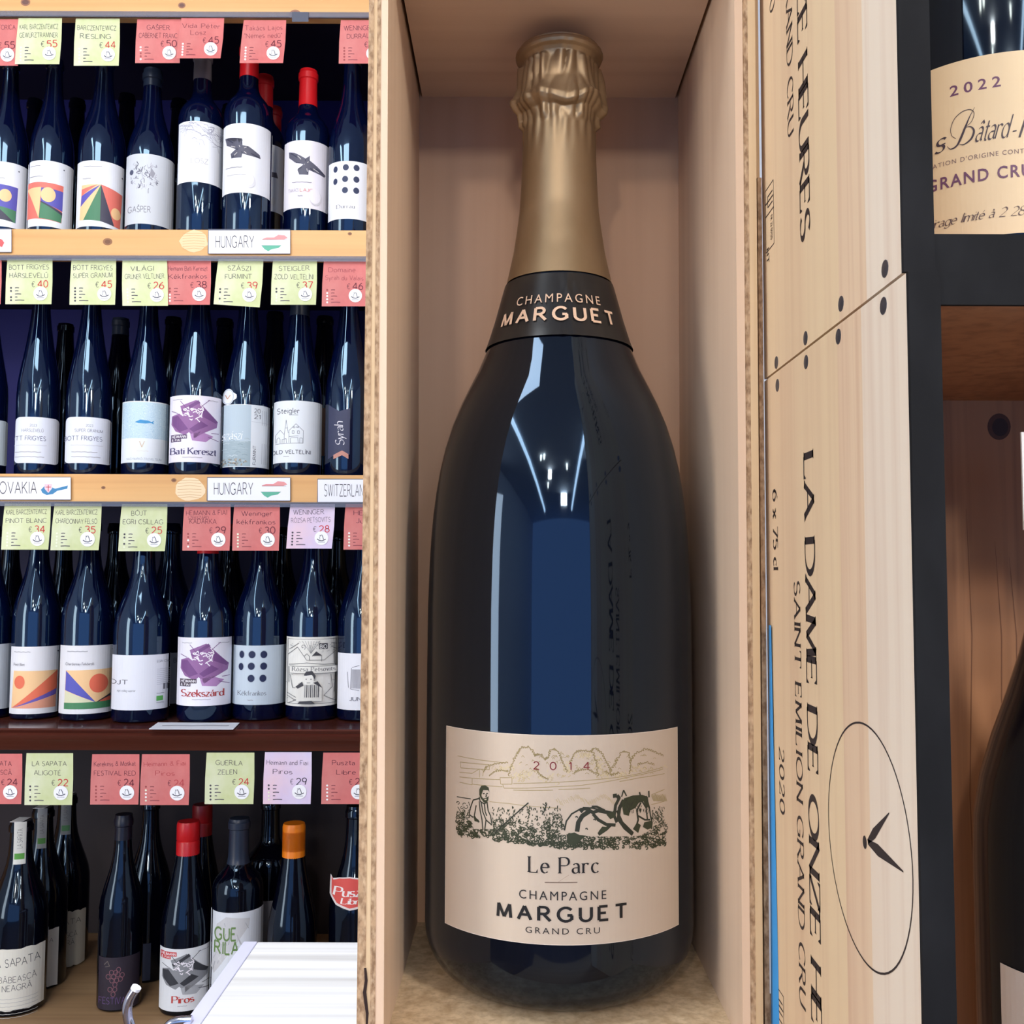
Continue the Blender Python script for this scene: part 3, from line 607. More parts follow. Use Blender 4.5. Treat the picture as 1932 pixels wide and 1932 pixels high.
# board edge standing between box and crates, and the counter under them
b = MB(); zt_ = at(1430, 335, .556).z
eL, eR = ex(1429.5, 400, 1443, 1900, .556), ex(1437.5, 400, 1452.5, 1900, .556)
zc = CZ + .1100 - .4325
ztt = CZ + .62
b.hexa([(eL(zt_) - .002, .557, zt_), (eR(zt_) - .0008, .557, zt_), (eR(zt_) - .0008, .76, zt_), (eL(zt_) - .002, .76, zt_), (eL(ztt) - .002, .557, ztt), (eR(ztt) - .0008, .557, ztt), (eR(ztt) - .0008, .76, ztt), (eL(ztt) - .002, .76, ztt)], 1)
b.hexa([(eL(zc), .556, zc), (eR(zc), .556, zc), (eR(zc), .76, zc), (eL(zc), .76, zc), (eL(zt_), .556, zt_), (eR(zt_), .556, zt_), (eR(zt_), .76, zt_), (eL(zt_), .76, zt_)])
tag(b.build('chipboard_panel', [M['chip'], M['veneer']]), 'narrow brown chipboard edge between the tall box and the wine crates', 'panel')
b = MB()
p0, p1, p2, p3 = at(1453.6, 1180, .5495), at(1454.6, 1180, .549), at(1471, 1960, .5445), at(1459, 1960, .551)
b.hexa([p3, p2, p2 + Vector((0, .004, 0)), p3 + Vector((0, .004, 0)), p0, p1, p1 + Vector((0, .004, 0)), p0 + Vector((0, .004, 0))])
tag(b.build('blue_plastic_strip', [M['bluep']]), 'thin bright blue plastic strip wedged beside the lower crate', 'strip')
struct_counter = MB(); struct_counter.box(-.08, .62, .34, .80, zc - .05, zc); struct_counter.box(-.05, .6, .38, .78, 0, zc - .05)
tag(struct_counter.build('shop_counter', [M['floorwood']]), 'wooden counter carrying the tall box and the stacked wine crates', 'counter')

# ---------------------------------------------------------------- wine crates
XC, YE, HC, TH = .1415, .5602, .4325, .0114
XR = XC + .29
INKC = (38, 30, 32)
def crate(z0, YA, label, nails):
    z1 = z0 + HC - .0012
    r = empty('wine_crate', ((XC + XR) / 2, (YA + YE) / 2, z0), label, 'crate', None)
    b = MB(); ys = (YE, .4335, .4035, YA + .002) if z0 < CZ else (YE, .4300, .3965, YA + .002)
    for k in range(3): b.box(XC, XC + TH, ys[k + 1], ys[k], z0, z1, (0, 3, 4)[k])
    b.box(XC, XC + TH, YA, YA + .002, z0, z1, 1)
    a = Art()   # x: -z (mm) downwards from crate top, y: Y depth (mm): text runs down the panel
    zt = CZ + .1094 if z0 < CZ else CZ + .1094 + HC
    def run(tx, py0, py1, px0, caph, Y=.484, sty='serifb'):
        za = (CZ + .1094) - at(px0, py0, Y).z; zb = (CZ + .1094) - at(px0, py1, Y).z
        a.text(tx, za * 1000, Y * 1000, caph, INKC, sty, 'l', fit=(zb - za) * 1000, L=1)
    zrel = lambda m: m
    a.text('LA DAME DE ONZE HEURES', 52.6, 486, 15.5, INKC, 'serifb', 'l', fit=(.1094 + .269) * 1000 - 52.6, L=1)
    za = (CZ + .1094 - at(1500, 1100, .505).z) * 1000
    a.text('SAINT EMILION GRAND CRU', za, 506, 10.5, INKC, 'serif', 'l', fit=(.1094 + .2082) * 1000 - za, L=1)
    Y6 = atx(1459, 1000, XC).y; za, zb = [(CZ + .1094 - at(1463, y, Y6).z) * 1000 for y in (928, 1075)]
    a.text('6 x 75 cl', za, Y6 * 1000, 9, INKC, 'serifb', 'l', fit=zb - za, L=1)
    Y2 = atx(1471, 1470, XC).y; za, zb = [(CZ + .1094 - at(1475, y, Y2).z) * 1000 for y in (1412, 1532)]
    a.text('2020', za, Y2 * 1000, 9.5, INKC, 'serif', 'l', fit=zb - za, L=1)
    # stamp frame
    q = [atx(1459, 324, XC), atx(1444, 352, XC), atx(1446, 481, XC), atx(1461, 464, XC)]; q = [((CZ + .1094 + HC - p.z) * 1000, p.y * 1000) for p in q]
    u0 = min(p[0] for p in q) + 5; u1 = max(p[0] for p in q) - 1; v0 = q[1][1]; v1 = q[0][1]
    def sq(x0, y0, x1, y1): a.line([(x0, y0), (x1, y0), (x1, y1), (x0, y1), (x0, y0)], .55, INKC, 1)
    sq(u0, v1, u1, v0); wv = v0 - v1
    a.line([(u0 + 15, v1), (u0 + 15, v0)], .7, INKC, 1); a.line([(u0 + 8, v1 + 1), (u0 + 8, v0)], .9, INKC, 1); a.line([(u0 + 5, v1 + 2), (u0 + 5, v0 - 5), (u0 + 11, v0 - 5), (u0 + 11, v1 + 2)], .8, INKC, 1)
    a.text('FR 33 00120', u0 + 18, v0 - wv * .62, wv * .2, INKC, 'bold', fit=u1 - u0 - 22, L=1); a.text('HT', u0 + 34, v0 - wv * .10, wv * .26, INKC, 'bold', L=1)
    # clock face with two hands
    cxm, cym, rm = (.1094 + .107) * 1000, 408.5, 47.2
    a.line([(cxm + rm * math.cos(t * math.pi / 32), cym + rm * math.sin(t * math.pi / 32)) for t in range(65)], .8, INKC, 1)
    def pc(px, py): p = atx(px, py, XC); return ((CZ + .1094 - p.z) * 1000, p.y * 1000)
    h0 = pc(1632, 1592); a.circ(h0[0], h0[1], 2.6, 2.2, INKC, 1)
    for tip, wd in (((1678, 1537), 4), ((1705, 1648), 4.6)):
        t = pc(*tip); s = pc(1638, 1591); a.line([s, (s[0] * .7 + t[0] * .3, s[1] * .7 + t[1] * .3), t], lambda an, tt, wd=wd: wd * (.45 if tt < .1 else 1 if tt < .6 else .12), INKC, 1)
    top = z1 + .0012
    a.into(b, lambda x, y, L: Vector((XC - .00012, y / 1000, top - x / 1000)))
    b.m = [2 if (m == 1 and c == (1, 1, 1, 1)) else m for m, c in zip(b.m, b.c)]
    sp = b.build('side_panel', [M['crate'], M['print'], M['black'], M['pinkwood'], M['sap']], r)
    def bd(nm, x0, x1, y0, y1, za, zb):
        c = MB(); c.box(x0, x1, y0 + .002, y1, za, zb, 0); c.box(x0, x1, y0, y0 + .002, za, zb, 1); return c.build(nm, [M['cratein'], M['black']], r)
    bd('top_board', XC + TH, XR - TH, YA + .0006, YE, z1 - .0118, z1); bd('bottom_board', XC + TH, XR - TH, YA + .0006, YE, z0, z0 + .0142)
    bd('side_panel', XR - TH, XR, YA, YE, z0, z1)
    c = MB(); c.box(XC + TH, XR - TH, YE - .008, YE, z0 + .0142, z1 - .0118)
    if z0 < CZ - .2:
        a = Art(); a.circ(1885, 805, 22, 25, (84, 54, 42), 1); a.circ(1887, 806, 15, 17, (52, 34, 32), 2)
        for k in (1, 3, 4): a.line([(1796 + k * 27, 930 + k * 30), (1806 + k * 28, 1200), (1800 + k * 30, 1500), (1812 + k * 31, 1800)], lambda an, t: .4 + 2 * math.sin(math.pi * t), (132, 90, 64), 1)
        a.into(c, lambda x, y, L: at(x, y, YE - .008 - L * .0001))
    c.build('back_panel', [M['cratein'], M['print']], r)
    for px, py in nails:
        p = atx(px, py, XC); c = MB(); n = 14; rr = .0034
        vs = [(XC - .0004, p.y, p.z)] + [(XC - .0002, p.y + rr * math.cos(2 * math.pi * k / n), p.z + rr * math.sin(2 * math.pi * k / n)) for k in range(n)] + [(XC + .001, p.y + rr * math.cos(2 * math.pi * k / n), p.z + rr * math.sin(2 * math.pi * k / n)) for k in range(n)]
        c.add(vs, [(0, 1 + (k + 1) % n, 1 + k) for k in range(n)] + [(1 + k, 1 + (k + 1) % n, 1 + n + (k + 1) % n, 1 + n + k) for k in range(n)]); c.build('nail', [M['nail']], r)
    return r
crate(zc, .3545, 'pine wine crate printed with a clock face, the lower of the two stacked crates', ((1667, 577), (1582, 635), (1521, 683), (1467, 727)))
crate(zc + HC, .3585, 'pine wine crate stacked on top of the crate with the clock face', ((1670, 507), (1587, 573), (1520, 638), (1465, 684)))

# bottles inside the crates
bx = at(1858, 280, .424)
B = Bot('wine_bottle', bx.x, .424, .046, zc + HC + .0144, .345, 'burgundy', 'bottle with cream 2022 label standing in the upper crate', None, 'glassd', 64)
def fn(a):
    P = (98, 60, 88); a.text('2022', 1843, 169, 19, P, 'sans', 'c', track=1.5, ws=1.15, bold=.015, fit=96)
    SC = (60, 48, 56); Q = lambda pts: spline([Vector((1380 + x / 3.449, y / 3.449)) for x, y in pts])
    def sw(pts, w0, w1): a.line([tuple(p) for p in Q(pts)], lambda an, t: w0 + (w1 - w0) * math.sin(math.pi * t) ** 2, SC, 3)
    sw([(1590, 692), (1560, 740), (1530, 800), (1500, 865), (1470, 915), (1430, 928), (1408, 905)], .8, 4.4)
    sw([(1465, 868), (1438, 840), (1434, 790), (1460, 735), (1510, 702), (1562, 700), (1586, 730), (1566, 782), (1520, 808)], .9, 1.4)
    sw([(1520, 808), (1562, 812), (1582, 845), (1562, 892), (1515, 918), (1485, 908)], .8, 4)
    a.text('âtard', 1840, 266, 42, SC, 'script', shear=.3, fit=60, L=3); a.line([(1778, 256), (1785, 255)], 2.2, SC, 3); a.line([(1911, 256), (1918, 255)], 2.2, SC, 3)
    a.text('s', 1763, 270, 42, SC, 'script', shear=.35, L=3); a.text('Montrachet', 1922, 268, 44, SC, 'script', shear=.3, L=3)
    a.text("APPELLATION D'ORIGINE CONTRÔLÉE", 1843, 298, 8.5, (120, 96, 92), 'sans', 'c', track=1.2, fit=262)
    a.text('GRAND CRU', 1846, 341, 22, P, 'sans', 'c', track=1.2, bold=.015, fit=196)
    a.text('tirage limité à 2 281 bout', 1866, 413, 17, (86, 66, 66), 'script', 'c', shear=.4, fit=232)
B.lab(1755.5, 1962, 106, 446, (212, 188, 150), fn)
B.lab(1755.5, 1962, 452, 470, (212, 188, 150), None, name='lower_label')
bx = at(2064, 1700, .468)
B = Bot('wine_bottle', bx.x, .468, .05, zc + .0144, .377, 'burgundy', 'dark bottle with sloping shoulder standing in the lower crate', None, 'glassd', 64)
B.lab(1893, 2100, 1872, 2090, (206, 196, 186))
b = MB(); p = at(1927, 815, .40); q = at(1931, 1000, .40)
b.box(p.x, p.x + .03, .40, .401, q.z, p.z + .0); tag(b.build('paper_card', [mat('white_card', (226, 224, 220), .5)]), 'white card hanging in the lower crate by the right frame edge', 'card')
# ---------------------------------------------------------------- wine shelf on the left
YF = 1.52
def zz(y, Y=YF): return at(350, y, Y).z
SX0, SX1 = -1.25, -.04
Z1, Z2, Z3T, Z4 = zz(433) - .001, zz(895) - .001, CZ - .2265, CZ - .669
shelf = empty('wine_shelf', ((SX0 + SX1) / 2, 1.75, 0), 'pine wine shelf with rows of bottles and price tags on the left', 'shelf')
def board(name, yt, yb, m, zt=None):
    b = MB(); zt = zt or zz(yt); zb = zz(yb)
    b.box(SX0, SX1, YF, YF + .022, zb, zt); b.box(SX0, SX1, YF + .0221, 1.92, zt - .02, zt - .001, 1); return b.build(name, [m, M['shadewood']], shelf, bevel=.0012)
s0 = board('shelf_board', -60, 30, M['pine']); s1 = board('shelf_board', 433, 487, M['pine']); s2 = board('shelf_board', 895, 948, M['pine'])
# dark red moulding shelf
b = MB(); pf = [(YF + .01, zz(1416, 1.5)), (1.497, zz(1416, 1.497)), (1.493, zz(1405, 1.493)), (1.486, zz(1398, 1.486)), (1.483, zz(1394, 1.483)), (1.4815, zz(1389, 1.4815)), (1.485, zz(1385, 1.485)), (1.4875, zz(1383, 1.4875)), (1.4855, zz(1381, 1.4855)), (1.484, Z3T - .002), (1.486, Z3T), (1.92, Z3T), (1.92, Z3T - .022), (YF + .01, Z3T - .022)]
n = len(pf); b.add([(SX0, y, z) for y, z in pf] + [(SX1, y, z) for y, z in pf], [(i, (i + 1) % n, n + (i + 1) % n, n + i) for i in range(n)] + [tuple(range(n))[::-1], tuple(range(n, 2 * n))])
s3 = b.build('moulded_board', [M['redwood']], shelf, 40)
b = MB(); b.box(SX0, SX1, 1.53, 1.92, Z4 - .02, Z4); b.build('cabinet_floor', [M['floorwood']], shelf)
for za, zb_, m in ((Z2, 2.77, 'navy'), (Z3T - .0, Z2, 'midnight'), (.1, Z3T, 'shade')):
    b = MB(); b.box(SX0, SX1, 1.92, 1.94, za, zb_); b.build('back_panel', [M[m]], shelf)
b = MB(); b.box(SX1, SX1 + .025, YF, 1.94, 0, 2.77); b.build('side_panel', [M['pine']], shelf)
b = MB(); b.box(SX0 - .025, SX0, YF, 1.94, 0, 2.77); b.build('side_panel', [M['pine']], shelf)
b = MB(); b.box(SX0, SX1, 1.56, 1.92, 0, Z4 - .02); b.build('base_cabinet', [M['redwood']], shelf)
for yt, yb in ((31, 40), (488, 497), (949, 957)):
    b = MB(); b.box(SX0 + .02, SX1 - .02, YF - .0125, YF - .0112, zz(yb), zz(yt)); b.box(SX0 + .02, SX1 - .02, YF - .0125, YF + .005, zz(yt), zz(yt) + .001); b.build('clear_rail', [M['rail']], shelf)
def flatart(a, Y): 
    b = MB(); a.into(b, lambda x, y, L: at(x, y, Y - L * .00006)); return b
def residue(parent, cx, cy, rx, ry, c):
    a = Art(); rn = random.Random(int(cx)); a.poly([(cx + rx * rn.uniform(.9, 1.06) * math.cos(-k * .314), cy + ry * rn.uniform(.9, 1.06) * math.sin(-k * .314)) for k in range(20)], c, 1)
    for k in range(7): a.line([(cx - rx * .8, cy - ry * .7 + k * ry * .24), (cx, cy - ry * .74 + k * ry * .23 + rn.uniform(-1, 1)), (cx + rx * .75, cy - ry * .7 + k * ry * .24)], .7, (206, 160, 110), 2)
    flatart(a, YF - .0003).build('label_residue', [M['print'], M['print']], parent)
residue(s1, 366, 455, 27, 21, (240, 206, 160)); residue(s2, 358, 923, 29, 23, (244, 216, 176))
for pr, x, y, r in ((s1, 203, 456, 9), (s1, 660, 441, 4), (s2, 195, 920, 4), (s2, 328, 906, 5)):
    a = Art(); a.circ(x, y, r, r * .75, (150, 104, 70), 1); a.circ(x, y, r * .6, r * .45, (120, 80, 56), 2); flatart(a, YF - .0002).build('wood_knot', [M['print'], M['print']], pr)
for x, y, r in ((48, 4, 9), (343, 10, 7), (557, 27, 11)):
    a = Art(); a.circ(x, y, r, r * .8, (156, 108, 84), 1); a.circ(x, y, r * .7, r * .5, (112, 78, 70), 2); flatart(a, YF - .0002).build('wood_knot', [M['print'], M['print']], s0)
a = Art(); a.rect(551, 31, 582, 41, (78, 84, 108), 1); b = flatart(a, YF - .0135); b.box(at(551, 40, YF - .013).x, at(582, 40, YF - .013).x, YF - .0134, YF - .008, zz(41), zz(31), 0)
tag(b.build('rail_clip', [M['greyp'], M['greyp']]), 'small grey clip on the rail under the top shelf board', 'clip')

# country signs
def sign(x0, y0, x1, y1, word, wx, wf, label, flag):
    P = at((x0 + x1) / 2, y1, YF - .001); r = MB()
    p, q = at(x0, y1, YF), at(x1, y0, YF); r.box(p.x, q.x, YF - .0032, YF - .0004, p.z, q.z, 0)
    a = Art(); a.rect(x0, y0, x1, y1, (238, 238, 244), 1); 
    for e in ((x0, y0, x1, y0 + .8), (x0, y1 - .8, x1, y1), (x0, y0, x0 + .8, y1), (x1 - .8, y0, x1, y1)): a.rect(*e, (120, 120, 134), 2)
    if word: a.text(word, wx, y1 - 12, 22, (58, 54, 64), 'sign', fit=wf, L=3)
    flag(a, x0, y0); a.into(r, lambda x, y, L: at(x, y, YF - .0032 - L * .00006))
    return tag(r.build('country_sign', [M['greyp'], M['print']]), label, 'sign', 'country signs on the shelf edges')
def hun(ox, oy):
    def f(a, x0, y0):
        a.poly([(ox, oy + 8), (ox + 8, oy + 5), (ox + 22, oy + 5), (ox + 30, oy), (ox + 42, oy + 1), (ox + 48, oy + 6), (ox + 40, oy + 9), (ox, oy + 9)][::-1], (226, 150, 150), 3)
        a.poly([(ox - 2, oy + 20), (ox + 36, oy + 20), (ox + 30, oy + 25), (ox + 18, oy + 27), (ox + 11, oy + 31), (ox + 4, oy + 27)][::-1], (96, 178, 150), 3)
        a.line([(ox, oy + 9), (ox + 46, oy + 9)], .7, (150, 140, 140), 3); a.line([(ox - 2, oy + 20), (ox + 36, oy + 20)], .7, (150, 150, 150), 3)
    return f
sign(393, 434, 548, 479, 'HUNGARY', 407, 72, 'white HUNGARY sign on the uppermost shelf edge, above the red 38 euro tag', hun(495, 443))
def part(a, x0, y0): a.poly([(-2, 450), (4, 452), (8, 458), (4, 466), (-4, 464)][::-1], (214, 96, 96), 3)
sign(-92, 432, 22, 476, '', 0, 1, 'partly visible white sign with a red shape, upper shelf edge at the left', part)
def slo(a, x0, y0):
    a.poly([(77, 924), (84, 917), (94, 918), (104, 922), (128, 916), (127, 922), (108, 926), (100, 932), (88, 934), (80, 930)][::-1], (62, 130, 176), 3)
    a.poly([(84, 913), (98, 913), (98, 922), (91, 930), (84, 922)][::-1], (230, 196, 206), 4); a.line([(91, 915), (91, 927)], 1.6, (206, 84, 96), 5); a.line([(86, 919), (96, 919)], 1.4, (206, 84, 96), 5)
sign(-60, 900, 134, 943, 'SLOVAKIA', -22, 91, 'white SLOVAKIA sign with blue country map on the middle shelf edge', slo)
sign(391, 901, 548, 945, 'HUNGARY', 404, 73, 'white HUNGARY sign on the middle shelf edge beside the pale worn patch', hun(494, 908))
sign(599, 904, 742, 948, 'SWITZERLAND', 612, 82, 'white SWITZERLAND sign on the middle shelf edge beside the wooden box', lambda a, x, y: None)

# price tags
PEN, RED = (58, 50, 70), (206, 52, 56)
def ptag(col, x0, x1, y0, y1, l1, l2, price, label, Y=YF - .006, dx=0, dy=0, l3='', redprice=None, jit=.05, ti=0, c1=None, bul=None):
    rn = random.Random(int(x0 * 7 + y0)); wd, ht = x1 - x0, y1 - y0
    P = at((x0 + x1) / 2, y0, Y); a = Art(); mi = 0
    q = [(x0 + 2, y0), (x0 + dx * .5 - 1, (y0 + y1) / 2), (x0 - 2 + dx, y1 - dy), (x1 - 2 + dx, y1 + dy), (x1 + dx * .4, (y0 + y1) / 2), (x1, y0)]
    a.poly(q, (255, 255, 255), 0, 0); c = PEN if col != 'R' else (96, 34, 56)
    rp = RED if col != 'R' else (110, 34, 52)
    if redprice: rp = redprice
    X = lambda f, y: x0 + f * wd + dx * (y - y0) / ht
    for i, (t, fy) in enumerate(((l1, .24), (l2, .42), (l3, .33 if l3 else 0))):
        if not t: continue
        f = min(wd * .86, len(t) * 7.2); a.text(t, X(.06 + (.86 - f / wd) * rn.uniform(.2, .6), y0 + fy * ht), y0 + fy * ht, 8.6 if i < 2 else 5.5, c1 or c, 'hand', fit=f if i < 2 else f * .6, L=2, jit=jit, rot=rn.uniform(-.03, .02))
    if price:
        a.text('€', X(.55, y0 + .6 * ht), y0 + .62 * ht, 10, c, 'hand', ws=.75, L=2); a.text(price, X(.68, y0 + .6 * ht), y0 + .63 * ht, 12.5, rp, 'handb', fit=19, L=2, jit=.03)
    W = [7, 6, 11, 4, 17]
    for k in range(5):
        y = y0 + (.64 + k * .068) * ht; xx = X(.17, y)
        a.line([(xx + 1.5, y), (xx + 1.5 + W[k] * .5, y - .4), (xx + 2 + W[k], y)], 1.5, tuple(int(v * .75 + 30) for v in (c if col != 'R' else (150, 50, 60))), 2)
        on = (bul or '00000')[k]
        a.circ(X(.10, y), y, 1.9, 1.9, (250, 250, 250) if on == '1' else (tuple(int(v * .8) for v in (200, 90, 90)) if col == 'R' else (70, 66, 76)) if on == '0' else (232, 236, 210), 2, 10)
    base = Vector((P.x, Y, P.z))
    b = MB()
    a.into(b, lambda x, y, L: at(x, y, Y - L * .00012 - ti * ((y - y0) / ht) ** 2 * .012), cutsy=[y0 + ht * k / 9 for k in range(1, 9)] if ti else ())
    o = b.build('price_tag', [M['tag' + col], M['print']], loc=base); tag(o, label, 'price tag', 'price tags hanging from the shelf edges')
    s = Art(); cx, cy, r = X(.74, y1 - .2 * ht), y1 - .235 * ht, .152 * wd
    s.circ(cx, cy, r, r, (246, 246, 248), 0, 28); g = (84, 84, 96)
    s.line([(cx - r * .62, cy + r * .12), (cx - r * .3, cy + r * .34), (cx + r * .1, cy + r * .38), (cx + r * .62, cy + r * .16)], r * .13, g, 1)
    s.line([(cx - r * .2, cy + r * .2), (cx - r * .28, cy - r * .1), (cx - r * .1, cy - r * .42)], r * .08, (150, 150, 158), 1); s.line([(cx + r * .3, cy + r * .2), (cx + r * .2, cy - r * .2), (cx + r * .02, cy - r * .5)], r * .1, g, 1)
    s.poly([(cx - r * .3, cy - r * .44), (cx - r * .16, cy - r * .3), (cx - r * .02, cy - r * .46)], g, 1); s.line([(cx - r * .5, cy + r * .58), (cx + r * .5, cy + r * .58)], r * .09, (170, 170, 178), 1)
    b = MB(); s.into(b, lambda x, y, L: at(x, y, Y - .0007 - L * .00012 - ti * ((y - y0) / ht) ** 2 * .012), cutsy=[y0 + ht * k / 9 for k in range(1, 9)] if ti else ()); b.build('round_sticker', [M['print'], M['print']], o)
G, Rr = 'green', 'red'
ptag('R', -50, 36, 36, 124, 'BARCZENTORICA', 'NOIR', '55', 'red price tag at the far left end of the uppermost tag row', Y=YF - .005, bul='00000')
ptag('G', 33, 117, 34, 121, 'KARL BARCZENTEWICZ', 'GEWÜRZTRAMINER', '55', 'green Gewürztraminer price tag of 55 euro in the top row', Y=YF - .007, dx=-3, bul='22222')
ptag('G', 141, 226, 35, 124, 'BARCZENTEWICZ', 'RIESLING', '44', 'green Riesling price tag of 44 euro in the top row', bul='22222')
ptag('R', 257, 341, 36, 119, 'GAŠPER', 'CABERNET FRANC', '50', 'red Cabernet Franc price tag of 50 euro in the top row', Y=YF - .005, bul='11001')
ptag('R', 340, 423, 34, 110, 'Vida Péter', 'Lösz', '45', 'lighter red tag curling forward, overlapping the 50 euro tag', Y=YF - .009, dx=-5, ti=1, bul='11111', c1=(140, 66, 76))
ptag('R', 458, 540, 38, 119, 'Takács Lajos', '"Nemes nedű"', '45', 'red 45 euro tag hanging alone above the red capped bottles', dx=-4, ti=.6, bul='11111', c1=(140, 60, 70))
ptag('R', 641, 726, 38, 120, 'WENINGER', 'DURRAU', '42', 'red tag above the dotted label bottle, top row beside the box', bul='00000')
ptag('R', -84, 3, 490, 574, '', '', '', 'sliver of red tag at the picture edge in the second tag row', bul='00000')
ptag('G', 12, 99, 488, 574, 'BOTT FRIGYES', 'HÁRSLEVELŰ', '40', 'green Hárslevelű price tag of 40 euro, second row', bul='00200')
ptag('G', 133, 219, 488, 575, 'BOTT FRIGYES', 'SUPER GRANUM', '45', 'green Super Granum price tag of 45 euro, second row', bul='00000')
ptag('G', 229, 315, 490, 577, 'VILÁGI', 'GRÜNER VELTLINER', '26', 'green Grüner Veltliner price tag of 26 euro, second row', Y=YF - .008, dx=4, bul='22222')
ptag('R', 312, 398, 490, 575, 'Heimann Bati Kereszt', 'Kékfrankos', '38', 'red 38 euro tag partly behind the 26 euro tag', Y=YF - .0055, bul='00111')
ptag('G', 410, 497, 489, 577, 'SZÁSZI', 'FURMINT', '39', 'green Furmint price tag of 39 euro, hanging askew', dx=-5, dy=3, bul='00202')
ptag('G', 513, 598, 491, 575, 'STEIGLER', 'ZÖLD VELTELÍNI', '37', 'green Zöld Veltelíni price tag of 37 euro, second row', bul='00222')
ptag('R', 609, 692, 492, 578, 'Domaine', 'Syrah du Valais', '46', 'red Syrah tag of 46 euro in the second row by the box', bul='01111', c1=(160, 70, 80))
ptag('G', 7, 96, 950, 1037, 'KARL BARCZENTEWICZ', 'PINOT BLANC', '34', 'green Pinot Blanc price tag of 34 euro, third row', dx=-3, bul='22222')
ptag('G', 101, 192, 950, 1038, 'KARL BARCZENTEWICZ', 'CHARDONNAY FELSŐ', '35', 'green Chardonnay price tag of 35 euro, third row', dx=-4, bul='22222')
ptag('G', 228, 316, 951, 1040, 'BÓJT', 'EGRI CSILLAG', '25', 'green Egri Csillag price tag of 25 euro, third row', dx=-3, bul='00202')
ptag('R', 346, 435, 951, 1039, 'HEIMANN & FIAI', 'KADARKA', '29', 'red Kadarka price tag of 29 euro, third row', l3='SZEKSZÁRD', bul='00101')
ptag('R', 440, 528, 952, 1039, 'Weninger', 'kékfrankos', '30', 'red Kékfrankos price tag of 30 euro, third row', bul='22222')
ptag('L', 546, 632, 951, 1035, 'WENINGER', 'RÓZSA PETSOVITS', '28', 'pale lilac price tag of 28 euro, third row', dx=-4, bul='00000')
ptag('R', 650, 736, 951, 1037, 'HEIDI', 'Jungi', '34', 'red tag cut off by the wooden box in the third row', bul='12121')
Y4 = 1.499
ptag('R', -46, 42, 1422, 1517, 'SAPATA', 'BĂBEASCĂ', '24', 'red 24 euro tag at the left end of the bottom tag row', Y=Y4, bul='00000')
ptag('G', 48, 138, 1421, 1519, 'LA SAPATA', 'ALIGOTÉ', '22', 'green Aligoté price tag of 22 euro, bottom row', Y=Y4, bul='00200')
ptag('R', 172, 263, 1423, 1518, 'Kerekess & Moskat', 'FESTIVAL RED', '24', 'red Festival Red price tag of 24 euro, bottom row', Y=Y4, bul='00000')
ptag('R', 266, 358, 1423, 1519, 'Heimann & Fiai', 'Piros', '24', 'red tag with faded writing next to the Festival Red tag', Y=Y4, c1=(180, 66, 72), bul='02112', redprice=(190, 70, 76))
ptag('G', 388, 480, 1420, 1517, 'GUERILA', 'ZELEN', '24', 'green Zelen price tag of 24 euro, bottom row', Y=Y4, bul='00000')
ptag('L', 498, 588, 1419, 1517, 'Heimann and Fiai', 'Piros', '29', 'pale lilac price tag of 29 euro, bottom row', Y=Y4, redprice=(56, 48, 66), bul='00222')
ptag('R', 608, 700, 1420, 1517, 'Puszta', 'Libre', '24', 'red tag cut off by the wooden box in the bottom row', Y=Y4, bul='11111')

# bottles
def zc_(o, s): return lambda X, Y: (o[0] + X / s, o[1] + Y / s)
q1, q2, q3, q4 = zc_((0, 0), 4.025), zc_((330, 0), 4.024), zc_((0, 470), 3.942), zc_((330, 470), 3.943)
q5, q6, q7, q8 = zc_((0, 940), 4.025), zc_((330, 940), 4.024), zc_((0, 1390), 3.565), zc_((330, 1390), 3.565)
def pz(a, q, pts, c, L=None): a.poly([q(*p) for p in pts], c, L)
def lz(a, q, pts, wd, c, L=None): a.line([q(*p) for p in pts], wd, c, L)
def bot(cx, yr, hw, zb, h, kind, label, grp, Y=1.6, mat='glass'):
    p = at(cx, yr, Y); R = hw / ray(cx, yr).y * Y * math.cos(math.atan2(p.x, Y))
    return Bot('wine_bottle', p.x, Y, R, zb, h, kind, label, grp, mat)
WH, INKG = (236, 238, 244), (110, 108, 116)
SAL, PCH, BLU, GRN, DRK = (232, 120, 106), (250, 204, 150), (92, 88, 178), (74, 130, 96), (66, 64, 82)
g1, g2, g3, g4 = 'bottles on the top shelf', 'bottles on the second shelf', 'bottles on the red moulded shelf', 'bottles in the bottom compartment'
def tiny(a, x, y, w, n=3, c=(146, 144, 154)):
    a.line([(x + w * k / n, y + (.3 if k % 2 else -.3)) for k in range(n + 1)], .9, c)
